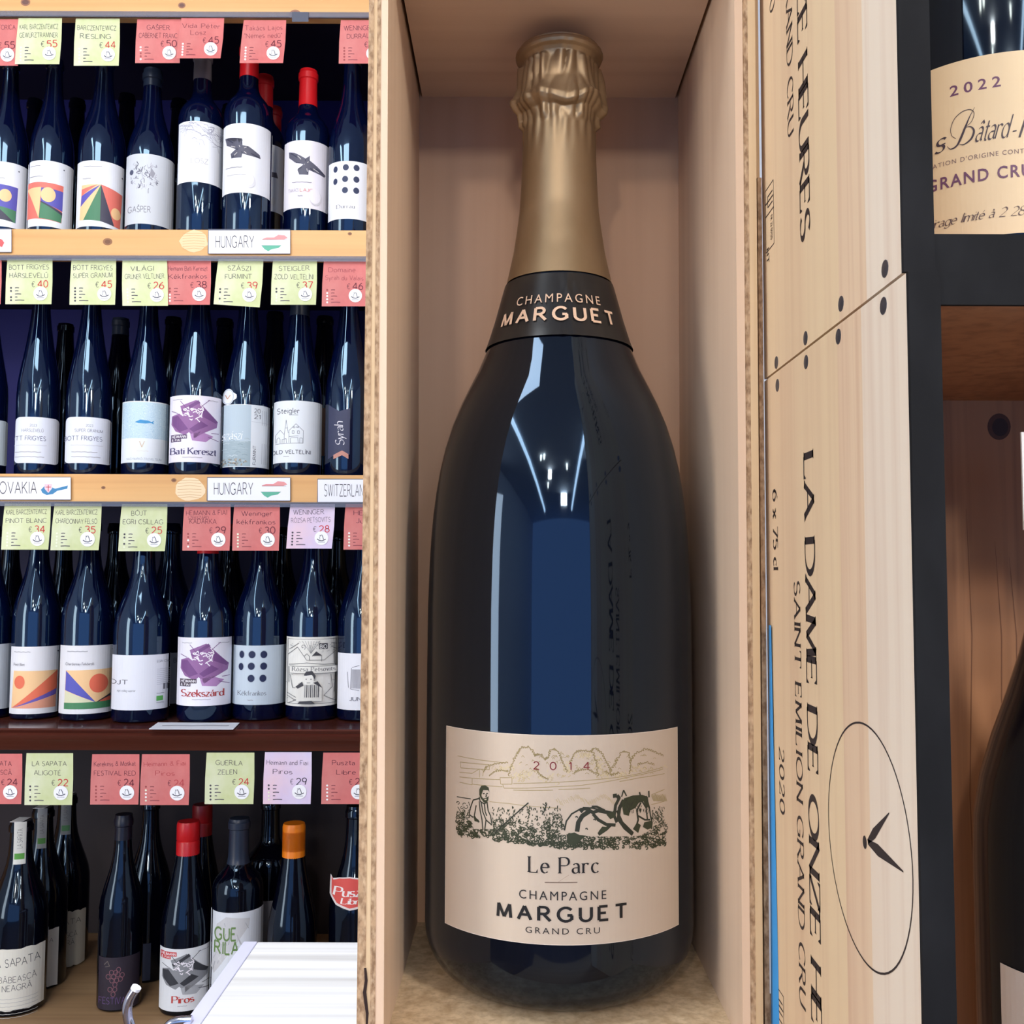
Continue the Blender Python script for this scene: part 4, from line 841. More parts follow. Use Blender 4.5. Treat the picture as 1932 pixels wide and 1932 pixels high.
# --- top shelf
B = bot(13, 365, 41, Z1, .31, 'burgundy', 'bottle with sun and blue hills label at the left end of the top shelf', g1)
def fn(a):
    pz(a, q1, [(-60, 1400), (135, 1412), (125, 1682), (-60, 1660)][::-1], BLU); pz(a, q1, [(-60, 1560), (125, 1590), (122, 1682), (-60, 1660)][::-1], GRN); pz(a, q1, [(-60, 1560), (0, 1590), (110, 1678), (-60, 1660)][::-1], DRK)
    a.circ(10, 369, 12, 12, PCH); tiny(a, -6, 337, 14); a.circ(34, 319, 1.3, 1.3, DRK)
B.lab(-26, 51, 306, 428, WH, fn)
B = bot(96, 365, 43, Z1, .31, 'burgundy', 'bottle with pale sun over a green hill label, left of the triangle label', g1)
def fn(a):
    pz(a, q1, [(215, 1385), (480, 1395), (472, 1680), (215, 1660)][::-1], SAL); pz(a, q1, [(215, 1430), (312, 1425), (300, 1662), (215, 1440)][::-1], PCH); pz(a, q1, [(312, 1430), (478, 1440), (476, 1590), (312, 1540)][::-1], BLU)
    pz(a, q1, [(310, 1530), (476, 1600), (474, 1640), (310, 1540)][::-1], DRK); pz(a, q1, [(310, 1540), (472, 1620), (470, 1678), (302, 1662)][::-1], GRN); a.circ(91, 368, 14, 14, PCH)
    tiny(a, 57, 314, 18); tiny(a, 56, 334, 24); a.circ(119, 316, 1.3, 1.3, DRK)
B.lab(52, 137, 304, 428, WH, fn)
B = bot(191, 365, 46, Z1, .315, 'burgundy', 'bottle with green and black triangle label on the top shelf', g1)
def fn(a):
    pz(a, q1, [(622, 1408), (766, 1402), (640, 1675), (612, 1670)][::-1], PCH); pz(a, q1, [(622, 1440), (740, 1405), (622, 1490)][::-1], SAL); pz(a, q1, [(622, 1490), (760, 1405), (618, 1570)][::-1], BLU)
    pz(a, q1, [(766, 1402), (766, 1680), (640, 1674)][::-1], GRN); pz(a, q1, [(766, 1402), (872, 1700), (766, 1680)][::-1], DRK); pz(a, q1, [(766, 1402), (925, 1440), (915, 1706), (872, 1700)][::-1], SAL); a.circ(219, 398, 9, 11, PCH)
    tiny(a, 157, 315, 34, 6); tiny(a, 156, 338, 15); a.circ(229, 325, 1.3, 1.3, DRK)
B.lab(145.5, 236.5, 304, 428, WH, fn)
B = bot(283, 355, 46, Z1, .292, 'burgundy', 'bottle with grey label of scattered drawings right of the triangle label', g1); B.capsule((34, 44, 62), .9)
def fn(a):
    rn = random.Random(5); 
    for k in range(60):
        t = rn.uniform(0, 6.28); r = rn.random() ** .5; x, y = 272 + 27 * r * math.cos(t), 328 + 30 * r * math.sin(t)
        a.line([(x, y), (x + rn.uniform(-4, 4), y + rn.uniform(2, 7)), (x + rn.uniform(-5, 5), y + rn.uniform(3, 10))], rn.uniform(.6, 1.6), rn.choice([(130, 130, 146), (90, 90, 106), (186, 186, 196)]), 1)
    a.circ(248, 325, 3.4, 5, (72, 76, 100), 2); a.poly([(284, 316), (292, 326), (288, 336), (282, 330)][::-1], (150, 150, 160), 2)
    a.text('GAŠPER', 243, 401, 11, (120, 120, 130), 'med', fit=42)
B.lab(238, 328, 291, 423, (206, 210, 216), fn)
B = bot(379, 290, 44, Z1, .325, 'bordeaux', 'bottle with grey rock pattern at the top of its label', g1); B.capsule((96, 92, 100), .845)
def fn(a):
    rn = random.Random(8)
    for k in range(60):
        x = rn.uniform(337, 418); y = 232 + abs(rn.gauss(0, 18)); a.line([(x, y), (x + rn.uniform(2, 12), y + rn.uniform(-4, 6)), (x + rn.uniform(4, 18), y + rn.uniform(-2, 12))], rn.uniform(.6, 1.8), rn.choice([(196, 196, 208), (170, 170, 186), (214, 214, 222)]), 1)
    a.text('LÖSZ', 361, 308, 9, (172, 168, 174), 'sign', fit=32)
B.lab(337, 420, 229, 344, WH, fn)
def eagle(q, pts):
    def f(a):
        pz(a, q, pts[::-1], (84, 84, 100)); cx = sum(p[0] for p in pts) / len(pts); cy = sum(p[1] for p in pts) / len(pts)
        for p in pts[::2]: lz(a, q, [(p[0] * .9 + cx * .1, p[1] * .9 + cy * .1), (p[0] * .5 + cx * .5, p[1] * .5 + cy * .5)], 2, (52, 54, 74))
        for p in pts[1::3]: lz(a, q, [(p[0] * .7 + cx * .3, p[1] * .7 + cy * .3), (p[0] * .4 + cx * .6, p[1] * .4 + cy * .6)], 1.4, (190, 186, 186))
    return f
E1 = [(382, 1035), (480, 1095), (508, 1055), (512, 1105), (560, 1112), (642, 1160), (650, 1188), (560, 1180), (512, 1170), (505, 1200), (430, 1200), (424, 1165), (460, 1135), (395, 1095)]
E2 = [(865, 1145), (905, 1158), (990, 1205), (1022, 1182), (1022, 1218), (1080, 1255), (1142, 1300), (1132, 1318), (1060, 1302), (1015, 1290), (1012, 1328), (945, 1328), (930, 1290), (975, 1250), (910, 1232), (868, 1190)]
B = bot(467, 300, 46, Z1, .327, 'bordeaux', 'white eagle label bottle with its red capsule hidden by the hanging tag', g1, Y=1.585); B.capsule((205, 22, 30), .83)
def fn(a): eagle(q2, E1)(a); tiny(a, 428, 316, 30, 6); tiny(a, 430, 330, 36, 6, (206, 204, 206)); a.circ(473, 341, 9, 13, (222, 222, 228)); a.circ(471, 338, 8.4, 11, WH)
B.lab(421.5, 513, 233, 364, WH, fn)
B = bot(497, 300, 41, Z1, .323, 'bordeaux', 'eagle label bottle standing directly behind the front eagle bottle', g1, Y=1.68); B.capsule((150, 18, 26), .83)
def fn(a): pz(a, q2, [(700, 1300), (770, 1290), (782, 1330), (700, 1335)][::-1], (84, 84, 100)); a.circ(516, 378, 4, 9, (214, 218, 226))
B.lab(457, 537, 270, 396, (214, 222, 236), fn)
B = bot(515, 300, 38, Z1, .318, 'bordeaux', 'rearmost bottle with dull red capsule behind the eagle bottles', g1, Y=1.785, mat='glassd'); B.capsule((110, 14, 24), .83)
B = bot(579, 330, 43.5, Z1, .297, 'bordeaux', 'eagle label bottle standing apart with its bright red capsule in full view', g1, Y=1.61); B.capsule((205, 22, 30), .795)
def fn(a): eagle(q2, E2)(a); tiny(a, 552, 344, 36, 8, (150, 146, 156)); a.text('TAKÁCS', 546, 362, 6, (176, 168, 176), 'med', fit=18); a.text('LAJOS', 567, 362, 6, (226, 150, 140), 'med', fit=30); a.circ(595, 371, 11, 15, (206, 204, 210)); a.circ(594, 369, 10.5, 14, (232, 228, 234)); tiny(a, 563, 370, 9)
B.lab(537, 622, 265, 393, (230, 226, 234), fn)
DOT = (44, 54, 86)
B = bot(662, 350, 43.5, Z1, .32, 'burgundy', 'white label bottle with eight dark dots on the top shelf by the box', g1)
def fn(a):
    for x, y in ((633, 318), (652, 316), (672, 316), (633, 341), (651, 338), (672, 338), (651, 359), (672, 359)): a.circ(x, y, 5.6 if x > 640 else 3.8, 5.9, DOT, 1)
    a.text('Durrau', 636, 393, 7, (120, 116, 126), 'serif', fit=33)
B.lab(620.5, 705, 304, 413, WH, fn)
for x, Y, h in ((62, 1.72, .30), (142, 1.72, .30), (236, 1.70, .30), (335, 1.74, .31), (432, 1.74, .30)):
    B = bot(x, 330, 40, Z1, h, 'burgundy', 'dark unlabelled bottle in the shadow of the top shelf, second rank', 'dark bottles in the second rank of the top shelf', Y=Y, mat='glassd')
# --- second shelf
def bott(vin, x):
    def f(a):
        a.text('2023', x + 20, 805, 4.5, (120, 122, 140), 'med', 'c', fit=13); a.text(vin, x + 19, 815, 5.5, (120, 122, 140), 'med', 'c', fit=52 if len(vin) > 10 else 40)
        a.text('BOTT FRIGYES', x + 44, 831, 8, (92, 96, 124), 'med', 'r', fit=70); tiny(a, x - 14, 840, 60, 10, (196, 198, 208)); tiny(a, x - 12, 853, 48, 8); tiny(a, x - 12, 862, 54, 9)
    return f
B = bot(-30, 830, 44, Z2, .31, 'hock', 'pale label bottle cut off at the left end of the second shelf', g2); B.lab(-70, 17, 790, 875, (206, 220, 230), None, 8)
B = bot(70, 830, 42, Z2, .315, 'hock', 'bottle with rounded white Hárslevelű label on the second shelf', g2); B.lab(29, 110.5, 787, 874, (226, 230, 242), bott('HÁRSLEVELŰ', 42), 7)
B = bot(166, 830, 43.5, Z2, .315, 'hock', 'bottle with rounded white Super Granum label on the second shelf', g2); B.lab(124, 210, 787, 874, (226, 230, 242), bott('SUPER GRANUM', 148), 7)
B = bot(275, 815, 45, Z2, .295, 'hock', 'bottle with a small blue fish on its speckled label', g2)
def fn(a):
    a.rect(231, 759, 319, 827, (190, 214, 228), 1); rn = random.Random(2)
    a.many([[(x, y), (x, y + 1), (x + 1, y + 1), (x + 1, y)] for x, y in ((rn.uniform(231, 318), rn.uniform(760, 826)) for _ in range(260))], (160, 194, 216), 2); a.many([[(x, y), (x, y + 1), (x + 1, y + 1), (x + 1, y)] for x, y in ((rn.uniform(231, 318), rn.uniform(760, 830)) for _ in range(260))], (222, 236, 242), 2)
    pz(a, q3, [(1002, 1288), (1040, 1270), (1100, 1275), (1125, 1284), (1143, 1272), (1136, 1288), (1143, 1300), (1120, 1292), (1080, 1298), (1030, 1296)][::-1], (58, 142, 196), 3)
    a.text('V', 264, 844, 11, (206, 186, 160), 'serif'); tiny(a, 259, 851, 22, 5, (214, 210, 206)); a.text('NAGYMARKÓI ZÖLDVELTELÍNI', 241, 868, 4, (150, 160, 176), 'med', fit=64)
B.lab(230.5, 319.5, 757, 873, (226, 232, 238), fn)
PUR, PUR2, PUR3 = (150, 104, 156), (188, 152, 196), (120, 76, 132)
def heim(q, ox, oy, s, dark, mid, word, wc, boxc, foot):
    """abstract cut-paper figure; o: label's top-left in zoom px, s: scale"""
    def f(a):
        T = lambda pts: [(ox + x * s, oy + y * s) for x, y in pts][::-1]
        a.poly(T([(5, 40), (18, 36), (34, 48), (40, 70), (30, 78), (12, 70), (4, 56)]), mid, 1); a.poly(T([(20, 22), (50, 10), (62, 20), (92, 48), (90, 60), (60, 76), (48, 84), (36, 70), (28, 48)]), mid, 2)
        a.poly(T([(22, 30), (54, 10), (58, 15), (26, 34)]), dark, 3); a.poly(T([(62, 22), (92, 48), (88, 52), (64, 42)]), dark, 3); a.poly(T([(38, 66), (60, 50), (74, 58), (46, 72)]), dark, 3); a.poly(T([(5, 42), (16, 40), (36, 66), (20, 72), (7, 58)]), dark, 3)
        rn = random.Random(4)
        for k in range(22):
            x, y = rn.uniform(24, 58), rn.uniform(24, 48); a.line([(ox + x * s, oy + y * s), (ox + (x + rn.uniform(2, 6)) * s, oy + (y + rn.uniform(-4, 4)) * s), (ox + (x + rn.uniform(4, 9)) * s, oy + (y + rn.uniform(-2, 7)) * s)], 1.7 * s, (246, 240, 246), 4)
        a.line(T([(58, 18), (64, 26), (60, 40), (50, 46)]), 2 * s, (246, 240, 246), 4); a.poly(T([(40, 76), (60, 70), (84, 78), (70, 90), (44, 88)]), tuple(min(255, v + 30) for v in mid), 2)
        for l in ([(20, 12), (30, 24)], [(60, 22), (76, 8)], [(4, 30), (16, 36)], [(80, 72), (94, 71)], [(74, 80), (94, 86)]): a.line(T(l), 1.1 * s, dark, 5)
        bx, by = boxc[1:]; a.rect(bx, by, bx + 30 * s, by + 8 * s, boxc[0], 6); a.rect(bx, by + 8 * s, bx + 19 * s, by + 14 * s, boxc[0], 6)
        a.text('HEIMANN', bx + 2, by + 6.6 * s, 5 * s, (244, 240, 244), 'bold', fit=26 * s, L=7); a.text('& FIAI', bx + 2, by + 12.6 * s, 4.2 * s, (244, 240, 244), 'bold', fit=15 * s, L=7)
        t, x, y, h, wd = word; a.text(t, x, y, h, wc, 'serifb', fit=wd, L=7); tiny(a, x + wd * .25, y + 6, wd * .45, 6, (150, 146, 156)); tiny(a, ox + 6 * s, oy + 9 * s, 18 * s, 4); tiny(a, ox + 72 * s, oy + 9 * s, 20 * s, 4)
    return f
B = bot(370, 810, 50, Z2, .315, 'hock', 'bottle with purple cut-paper picture label, second shelf', g2, Y=1.585); B.capsule((30, 34, 62), .88)
B.lab(320.5, 419.5, 746, 872, (236, 232, 244), heim(q4, 320, 745, .98, PUR3, PUR, ('Bati Kereszt', 324, 857, 12, 84), (76, 70, 112), ((84, 60, 96), 324, 820), 0))
B = bot(464, 822, 45, Z2, .30, 'hock', 'bottle with pale grey landscape label and white 2021 strip', g2)
def fn(a):
    a.rect(418, 764, 473, 880, (186, 202, 212), 1); a.rect(418, 832, 473, 880, (162, 180, 188), 2); rn = random.Random(6)
    for k in range(40): x = rn.uniform(419, 462); y = rn.uniform(826, 874); a.line([(x, y), (x + 5, y - 1), (x + 10, y + .6)], rn.uniform(.6, 1.6), rn.choice([(196, 208, 212), (142, 160, 168), (176, 192, 198)]), 3)
    for k in range(40): x = rn.uniform(419, 468); y = rn.uniform(866, 878); a.circ(x, y, rn.uniform(1, 2.6), rn.uniform(.8, 1.6), rn.choice([(150, 140, 120), (176, 160, 136), (110, 110, 108)]), 3, 7)
    a.text('szászi', 419, 829, 17, (244, 246, 248), 'script', fit=36, shear=.2); a.text('20', 479, 778, 8, (92, 92, 100), 'med', fit=11); a.text('21', 479, 789, 8, (92, 92, 100), 'med', fit=11)
    a.text('FURMINT', 483, 876, 5.5, (92, 92, 100), 'med', fit=36, rot=-math.pi / 2); a.line([(474, 795), (508, 796)], .6, (200, 204, 208)); 
    for x in (494, 498, 501): a.line([(x, 772), (x, 800)], .7, (176, 180, 188)); a.line([(x, 835), (x, 874)], .7, (190, 192, 198))
B.lab(418.5, 508, 763, 881, (230, 234, 238), fn)
B.lab(419, 444, 731, 764, WH, lambda a: (a.circ(431, 748, 10.5, 14, (190, 200, 212)), a.circ(431, 748, 9, 12.5, WH), a.line([(426, 744), (430, 752), (435, 745)], 1.6, (204, 150, 120))), pts=[(431 + (11 if abs(k - 12) > 1 else 16) * math.cos(math.pi - k * .2618), 748 - 15 * math.sin(math.pi - k * .2618)) for k in range(24)][::-1], name='round_seal')
B = bot(562, 815, 45, Z2, .30, 'hock', 'bottle with line drawing of a church and house on white label', g2); B.capsule((34, 44, 62), .88)
def fn(a):
    c = (110, 114, 126); a.text('Steigler', 523, 780, 10, (78, 80, 92), 'med', fit=41); a.line([(549, 783), (562, 783)], .9, c)
    for l in ([(545, 1450), (755, 1450)],): pass
    for l in ([(752, 1440), (752, 1380), (785, 1345), (815, 1380), (815, 1445)], [(815, 1380), (820, 1340), (828, 1270), (838, 1340), (845, 1370)], [(820, 1330), (840, 1330)], [(850, 1440), (850, 1350), (900, 1300), (955, 1350), (955, 1442), (750, 1448)], [(850, 1395), (920, 1390)], [(860, 1445), (862, 1405), (915, 1402), (918, 1445)], [(760, 1440), (762, 1410), (775, 1400), (785, 1412), (786, 1442)], [(800, 1442), (800, 1415), (830, 1410), (832, 1442)], [(930, 1445), (930, 1405), (948, 1405), (948, 1445)]): lz(a, q4, l, .8, c, 1)
    for x, y in ((873, 1352), (912, 1352), (880, 1322), (905, 1320)): lz(a, q4, [(x, y), (x, y + (20 if y > 1330 else 8)), (x + 14, y + (20 if y > 1330 else 8)), (x + 14, y), (x, y)], .8, c, 1)
    a.text('ZÖLD VELTELÍNI', 586, 856, 6.8, (96, 98, 110), 'bold', 'r', fit=78); tiny(a, 536, 861, 10)
B.lab(517, 606.5, 756, 873, (234, 238, 242), fn)
B = bot(656, 815, 43, Z2, .315, 'hock', 'bottle with dark Syrah ribbon label on the second shelf by the box', g2)
def fn(a):
    a.poly([(630, 866), (630, 858), (646, 850), (658, 857), (658, 866), (646, 859)][::-1], (190, 134, 120), 1); a.text('Syrah', 650, 840, 16, (216, 214, 220), 'script', rot=-math.pi / 2 - .08, fit=44, shear=.2)
B.lab(620, 660, 763, 866, (52, 56, 84), fn, pts=[(620, 763), (620, 866), (632, 858), (646, 851), (660, 858), (660, 770), (640, 776)], name='ribbon_label')
for x, Y, h, c in ((222, 1.76, .30, (34, 44, 62)), (118, 1.74, .285, None), (322, 1.75, .30, None), (420, 1.76, .30, None), (515, 1.75, .31, None), (610, 1.74, .30, None)):
    B = bot(x, 820, 40, Z2, h, 'hock', 'dark bottle with slate capsule in the second rank of the second shelf' if c else 'dark bottle in the shadow of the second shelf, second rank', None if c else 'dark bottles in the second rank of the second shelf', Y=Y, mat='glassd')
    if c: B.capsule(c, .9)
    if x == 610: B.lab(590, 630, 770, 860, (120, 92, 78))
# --- third shelf
B = bot(-26, 1285, 48, Z3T, .30, 'burgundy', 'pale label bottle cut off at the left end of the red shelf', g3); B.lab(-70, 22, 1216, 1340, (196, 202, 210))
B = bot(66, 1285, 47.5, Z3T, .31, 'burgundy', 'bottle with small orange sun and orange ray label on the red shelf', g3)
def fn(a):
    pz(a, q5, [(105, 1310), (432, 1312), (425, 1595), (95, 1595)][::-1], PCH); pz(a, q5, [(95, 1595), (432, 1312), (430, 1460)][::-1], (236, 116, 84)); pz(a, q5, [(100, 1593), (428, 1455), (424, 1500)][::-1], (110, 92, 174)); pz(a, q5, [(100, 1594), (424, 1502), (422, 1596)][::-1], (232, 160, 130)); a.circ(37.5, 1287, 9.5, 12.5, (236, 116, 84))
    tiny(a, 26, 1230, 30, 7, (130, 128, 136)); a.text('Pinot Blanc', 26, 1256, 5, (120, 118, 126), 'med', fit=20); a.circ(107, 1230, 1.4, 1.6, DRK)
B.lab(20, 113, 1220, 1347, (236, 234, 236), fn)
B = bot(163, 1285, 51, Z3T, .31, 'burgundy', 'bottle with large orange sun and blue triangle label on the red shelf', g3, Y=1.59)
def fn(a):
    pz(a, q5, [(500, 1308), (845, 1300), (835, 1600), (495, 1602)][::-1], PCH); pz(a, q5, [(502, 1310), (730, 1552), (500, 1458)][::-1], (92, 92, 184)); pz(a, q5, [(500, 1462), (735, 1556), (495, 1552)][::-1], (226, 222, 186)); a.circ(186, 1290, 17.5, 18, (236, 112, 84)); pz(a, q5, [(735, 1550), (840, 1492), (838, 1550)][::-1], (66, 60, 66)); pz(a, q5, [(790, 1530), (840, 1512), (838, 1552), (740, 1555)][::-1], (226, 110, 84))
    pz(a, q5, [(495, 1553), (838, 1548), (836, 1600), (495, 1602)][::-1], (74, 136, 92)); tiny(a, 126, 1229, 38, 8, (130, 128, 136)); a.text('Chardonnay Felsőerdő', 124, 1255, 5, (120, 118, 126), 'med', fit=52); a.circ(210, 1227, 1.4, 1.6, DRK)
B.lab(113, 214.5, 1218, 1347, (236, 234, 236), fn)
B = bot(266, 1288, 55, Z3T, .285, 'burgundy', 'bottle with plain white label and small green mark on the red shelf', g3, Y=1.575)
def fn(a):
    a.text('BOJT', 241, 1291, 8, (70, 70, 80), 'med', 'r', fit=46); a.text('egri csillag superior', 222, 1305, 4, (110, 110, 120), 'med', fit=34); a.text('EGRI CSILLAG', 295, 1251, 4, (110, 112, 122), 'med', fit=34)
    for k in range(9): tiny(a, 295, 1264 + k * 3.6, 24, 6, (196, 198, 206))
    a.rect(307, 1292, 311, 1303, (120, 120, 130)); a.rect(313, 1292, 316, 1303, (120, 120, 130)); a.rect(295, 1315, 307, 1324, (92, 174, 84)); tiny(a, 295, 1310, 14); tiny(a, 295, 1328, 14)
B.lab(211.5, 321, 1236, 1340, (232, 233, 240), fn)
B = bot(387, 1285, 52.5, Z3T, .292, 'burgundy', 'bottle with purple cut-paper picture label on the red shelf', g3, Y=1.58); B.capsule((205, 22, 30), .88)
B.lab(335, 439.5, 1203, 1332, (238, 235, 244), heim(q6, 337, 1204, 1.02, PUR3, PUR, ('Szekszárd', 344, 1314, 13, 78), (176, 60, 60), ((66, 52, 66), 341, 1281), 0))
B = bot(489, 1285, 49.5, Z3T, .30, 'burgundy', 'bottle with grey label of eight dark dots on the red shelf', g3, Y=1.6)
def fn(a):
    for x, y in ((456, 1235), (475, 1235), (497, 1235), (455, 1258), (474, 1257), (497, 1257), (474, 1280), (496, 1280)):
        a.circ(x, y, 7.6 if x > 460 else 5.6, 8, (176, 190, 202), 1); a.circ(x, y, 6.4 if x > 460 else 4.4, 6.8, (26, 36, 74), 2)
    a.text('Kékfrankos', 450, 1312, 8.5, (96, 100, 112), 'serif', fit=52); tiny(a, 468, 1321, 10)
B.lab(440, 538, 1218, 1330, (196, 208, 218), fn)
B = bot(588, 1285, 48.5, Z3T, .30, 'burgundy', 'bottle with busy black line drawing of an accordion player', g3, Y=1.6)
def fn(a):
    c = (104, 104, 106); cd_ = (64, 64, 70); rn = random.Random(9)
    a.line([(543, 1206), (633, 1206), (633, 1328), (543, 1328), (543, 1206)], .8, c); a.line([q6(970 + 20 * math.cos(t * .6) * t / 12, 1130 + 24 * math.sin(t * .6) * t / 12) for t in range(13)], 1, c)
    for k in range(7): lz(a, q6, [(1030, 1180), (965 + k * 22, 1085)], .7, (150, 150, 150))
    a.rect(601, 1214, 617, 1225, cd_); a.text('BIO', 603, 1223.5, 7, (244, 244, 240), 'bold', fit=12)
    for l in ([(860, 1190), (930, 1130), (1000, 1230), (1130, 1230), (1220, 1160)], [(870, 1150), (940, 1100)], [(980, 1200), (1000, 1180), (1020, 1200), (1020, 1230)], [(1040, 1200), (1070, 1165), (1110, 1195), (1110, 1240)], [(1180, 1100), (1222, 1110)], [(1180, 1130), (1222, 1150)], [(870, 1265), (1000, 1250), (1120, 1262), (1220, 1265)], [(1200, 1100), (1205, 1260)], [(870, 1280), (872, 1400)], [(1215, 1290), (1205, 1480)], [(880, 1340), (900, 1440), (940, 1440)], [(1180, 1340), (1190, 1440), (1130, 1500), (1220, 1550)], [(860, 1480), (940, 1520), (870, 1560)], [(860, 1500), (930, 1540)]): lz(a, q6, l, .9, c)
    pz(a, q6, [(1040, 1195), (1070, 1162), (1110, 1195)][::-1], cd_)
    for k in range(46): x, y = rn.uniform(865, 1215), rn.choice([rn.uniform(1090, 1180), rn.uniform(1330, 1560)]); lz(a, q6, [(x, y), (x + rn.uniform(-20, 24), y + rn.uniform(-14, 14))], .6, (150, 150, 150))
    a.rect(551, 1257, 633, 1270, (236, 234, 226)); a.line([(551, 1257), (633, 1257)], .7, c); a.line([(551, 1270), (633, 1270)], .7, c); a.text('Rózsa Petsovits', 555, 1266, 8, (84, 84, 90), 'serif', fit=73)
    pz(a, q6, [(985, 1400), (950, 1410), (930, 1440), (935, 1540), (1110, 1540), (1110, 1430), (1090, 1395), (1040, 1385)][::-1], (226, 224, 216)); pz(a, q6, [(985, 1340), (1000, 1315), (1040, 1310), (1065, 1345), (1060, 1370), (1040, 1345), (1000, 1345)][::-1], cd_); a.circ(583, 1282, 9, 11, (236, 234, 226))
    pz(a, q6, [(985, 1345), (1005, 1316), (1045, 1312), (1066, 1350), (1056, 1362), (1040, 1340), (1000, 1346)][::-1], cd_); a.circ(579, 1281, 1, .9, cd_); a.circ(587, 1281, 1, .9, cd_); a.line([(580, 1288), (586, 1288)], .8, cd_)
    pz(a, q6, [(930, 1430), (975, 1390), (985, 1420), (945, 1445)][::-1], cd_); pz(a, q6, [(1050, 1400), (1080, 1388), (1112, 1440), (1080, 1420)][::-1], cd_)
    for k in range(8): lz(a, q6, [(995 + k * 13, 1415), (993 + k * 13, 1510)], 1.5, cd_ if k % 2 else (150, 150, 150))
    pz(a, q6, [(960, 1540), (1040, 1535), (1065, 1560), (945, 1560)][::-1], cd_)
B.lab(540.5, 635.5, 1202, 1333, (234, 232, 224), fn)
B = bot(684, 1290, 48, Z3T, .30, 'burgundy', 'bottle with pencil sketch label, half hidden by the wooden box', g3, Y=1.6)
def fn(a):
    for l in ([(1340, 1290), (1335, 1450), (1400, 1460)], [(1345, 1285), (1400, 1270)], [(1310, 1320), (1320, 1440)]): lz(a, q6, l, 1, (120, 120, 130))
    for k in range(16): lz(a, q6, [(1345 + k * 4, 1300), (1340 + k * 5, 1445)], .7, (170, 170, 178))
    a.text('JUNGI', 661, 1322, 7, (120, 120, 130), 'med', fit=34)
B.lab(637.5, 730, 1233, 1340, (234, 234, 240), fn)
for x, Y, h in ((12, 1.7, .30), (113, 1.72, .29), (213, 1.71, .31), (428, 1.73, .31), (528, 1.72, .305), (632, 1.73, .30)):
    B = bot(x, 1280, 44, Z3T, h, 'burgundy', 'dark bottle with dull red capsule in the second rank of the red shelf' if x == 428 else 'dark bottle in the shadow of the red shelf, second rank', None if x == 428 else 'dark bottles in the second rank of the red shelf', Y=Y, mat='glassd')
    if x == 428: B.capsule((110, 14, 24), .88)
B = bot(316, 1280, 47, Z3T, .31, 'burgundy', 'bottle with grey lettered label peeping out between two front bottles', None, Y=1.7); B.lab(270, 345, 1232, 1328, (176, 176, 182), lambda a: a.text('B', 327, 1250, 8, (110, 110, 116), 'bold'))
# --- bottom compartment
def torn(x0, x1, y0, y1, s): 
    rn = random.Random(s); return [(x0 + (x1 - x0) * k / 12, y0 + rn.uniform(-1.6, 1.6)) for k in range(13)][::-1] + [(x0 + (x1 - x0) * k / 12, y1 + rn.uniform(-1.6, 1.6)) for k in range(13)]
def strip(B, x0, x1, yt, yb, c, gc):
    """paper strip folded over the bottle's top"""
    z1_, z0_ = B.zb + B.h, at(B.pxc, yb, B.cy - .4 * B.R).z; ph = math.atan2(B.cx, B.cy); b = MB(); a = Art()
    hw = (x1 - x0) / 2; a.rect(-hw, 0, hw, 100, c, 0, 1); a.rect(-hw * .8, 74, hw * .8, 88, gc, 1); a.text('LA SAPATA', -hw * .1 + hw * .5, 62, hw * .8, (90, 90, 92), 'hand', rot=-math.pi / 2, fit=46, L=1)
    kx = 1 / ray(x0, yb).y * B.cy
    def mp(x, y, L):
        z = z1_ + .0012 - (z1_ - z0_) * y / 100; r = .435 * B.R + .0012 + L * .0001; t = -ph - .08 + x * kx / r
        return Vector((B.cx + r * math.sin(t), B.cy - r * math.cos(t), z))
    a.into(b, mp, [hw * k / 5 for k in range(-4, 5)])
    b.box(B.cx - .010, B.cx + .008, B.cy - .4 * B.R, B.cy + .3 * B.R, z1_ + .0008, z1_ + .0014, 1); b.build('paper_seal', [M['print'], M['print']], B.root)
def sap(x, y, s=1):
    def f(a):
        c = (74, 74, 76); a.text('LA SAPATA', x + 74, y + 12, 15, c, 'hand', 'r', fit=92, jit=.06, rot=-.05); a.text('BĂBEASCĂ', x + 68, y + 43, 11, c, 'hand', 'r', fit=70, jit=.05, rot=-.04); a.text('NEAGRĂ', x + 60, y + 60, 11, c, 'hand', 'r', fit=55, jit=.05, rot=-.03)
        for k in range(6): tiny(a, x - 10, y + 76 + k * 7, 82, 14, (186, 184, 178))
    return f
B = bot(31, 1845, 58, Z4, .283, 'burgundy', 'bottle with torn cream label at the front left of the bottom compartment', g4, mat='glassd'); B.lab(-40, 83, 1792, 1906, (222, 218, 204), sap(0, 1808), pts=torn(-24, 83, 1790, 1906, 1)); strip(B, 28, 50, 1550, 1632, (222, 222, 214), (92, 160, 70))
B = bot(73, 1815, 53, Z4, .283, 'burgundy', 'bottle with paper seal directly behind the front torn label bottle', g4, Y=1.69, mat='glassd'); B.lab(40, 109, 1757, 1866, (200, 198, 190), lambda a: a.text('A', 92, 1782, 8, (90, 90, 92), 'hand'), pts=torn(40, 109, 1757, 1866, 2)); strip(B, 61, 78, 1532, 1602, (150, 152, 152), (86, 140, 70)); B.lab(76, 91, 1751, 1777, (150, 170, 186), lambda a: a.rect(79, 1754, 88, 1774, (190, 206, 214)), name='tax_seal', off=.0012)
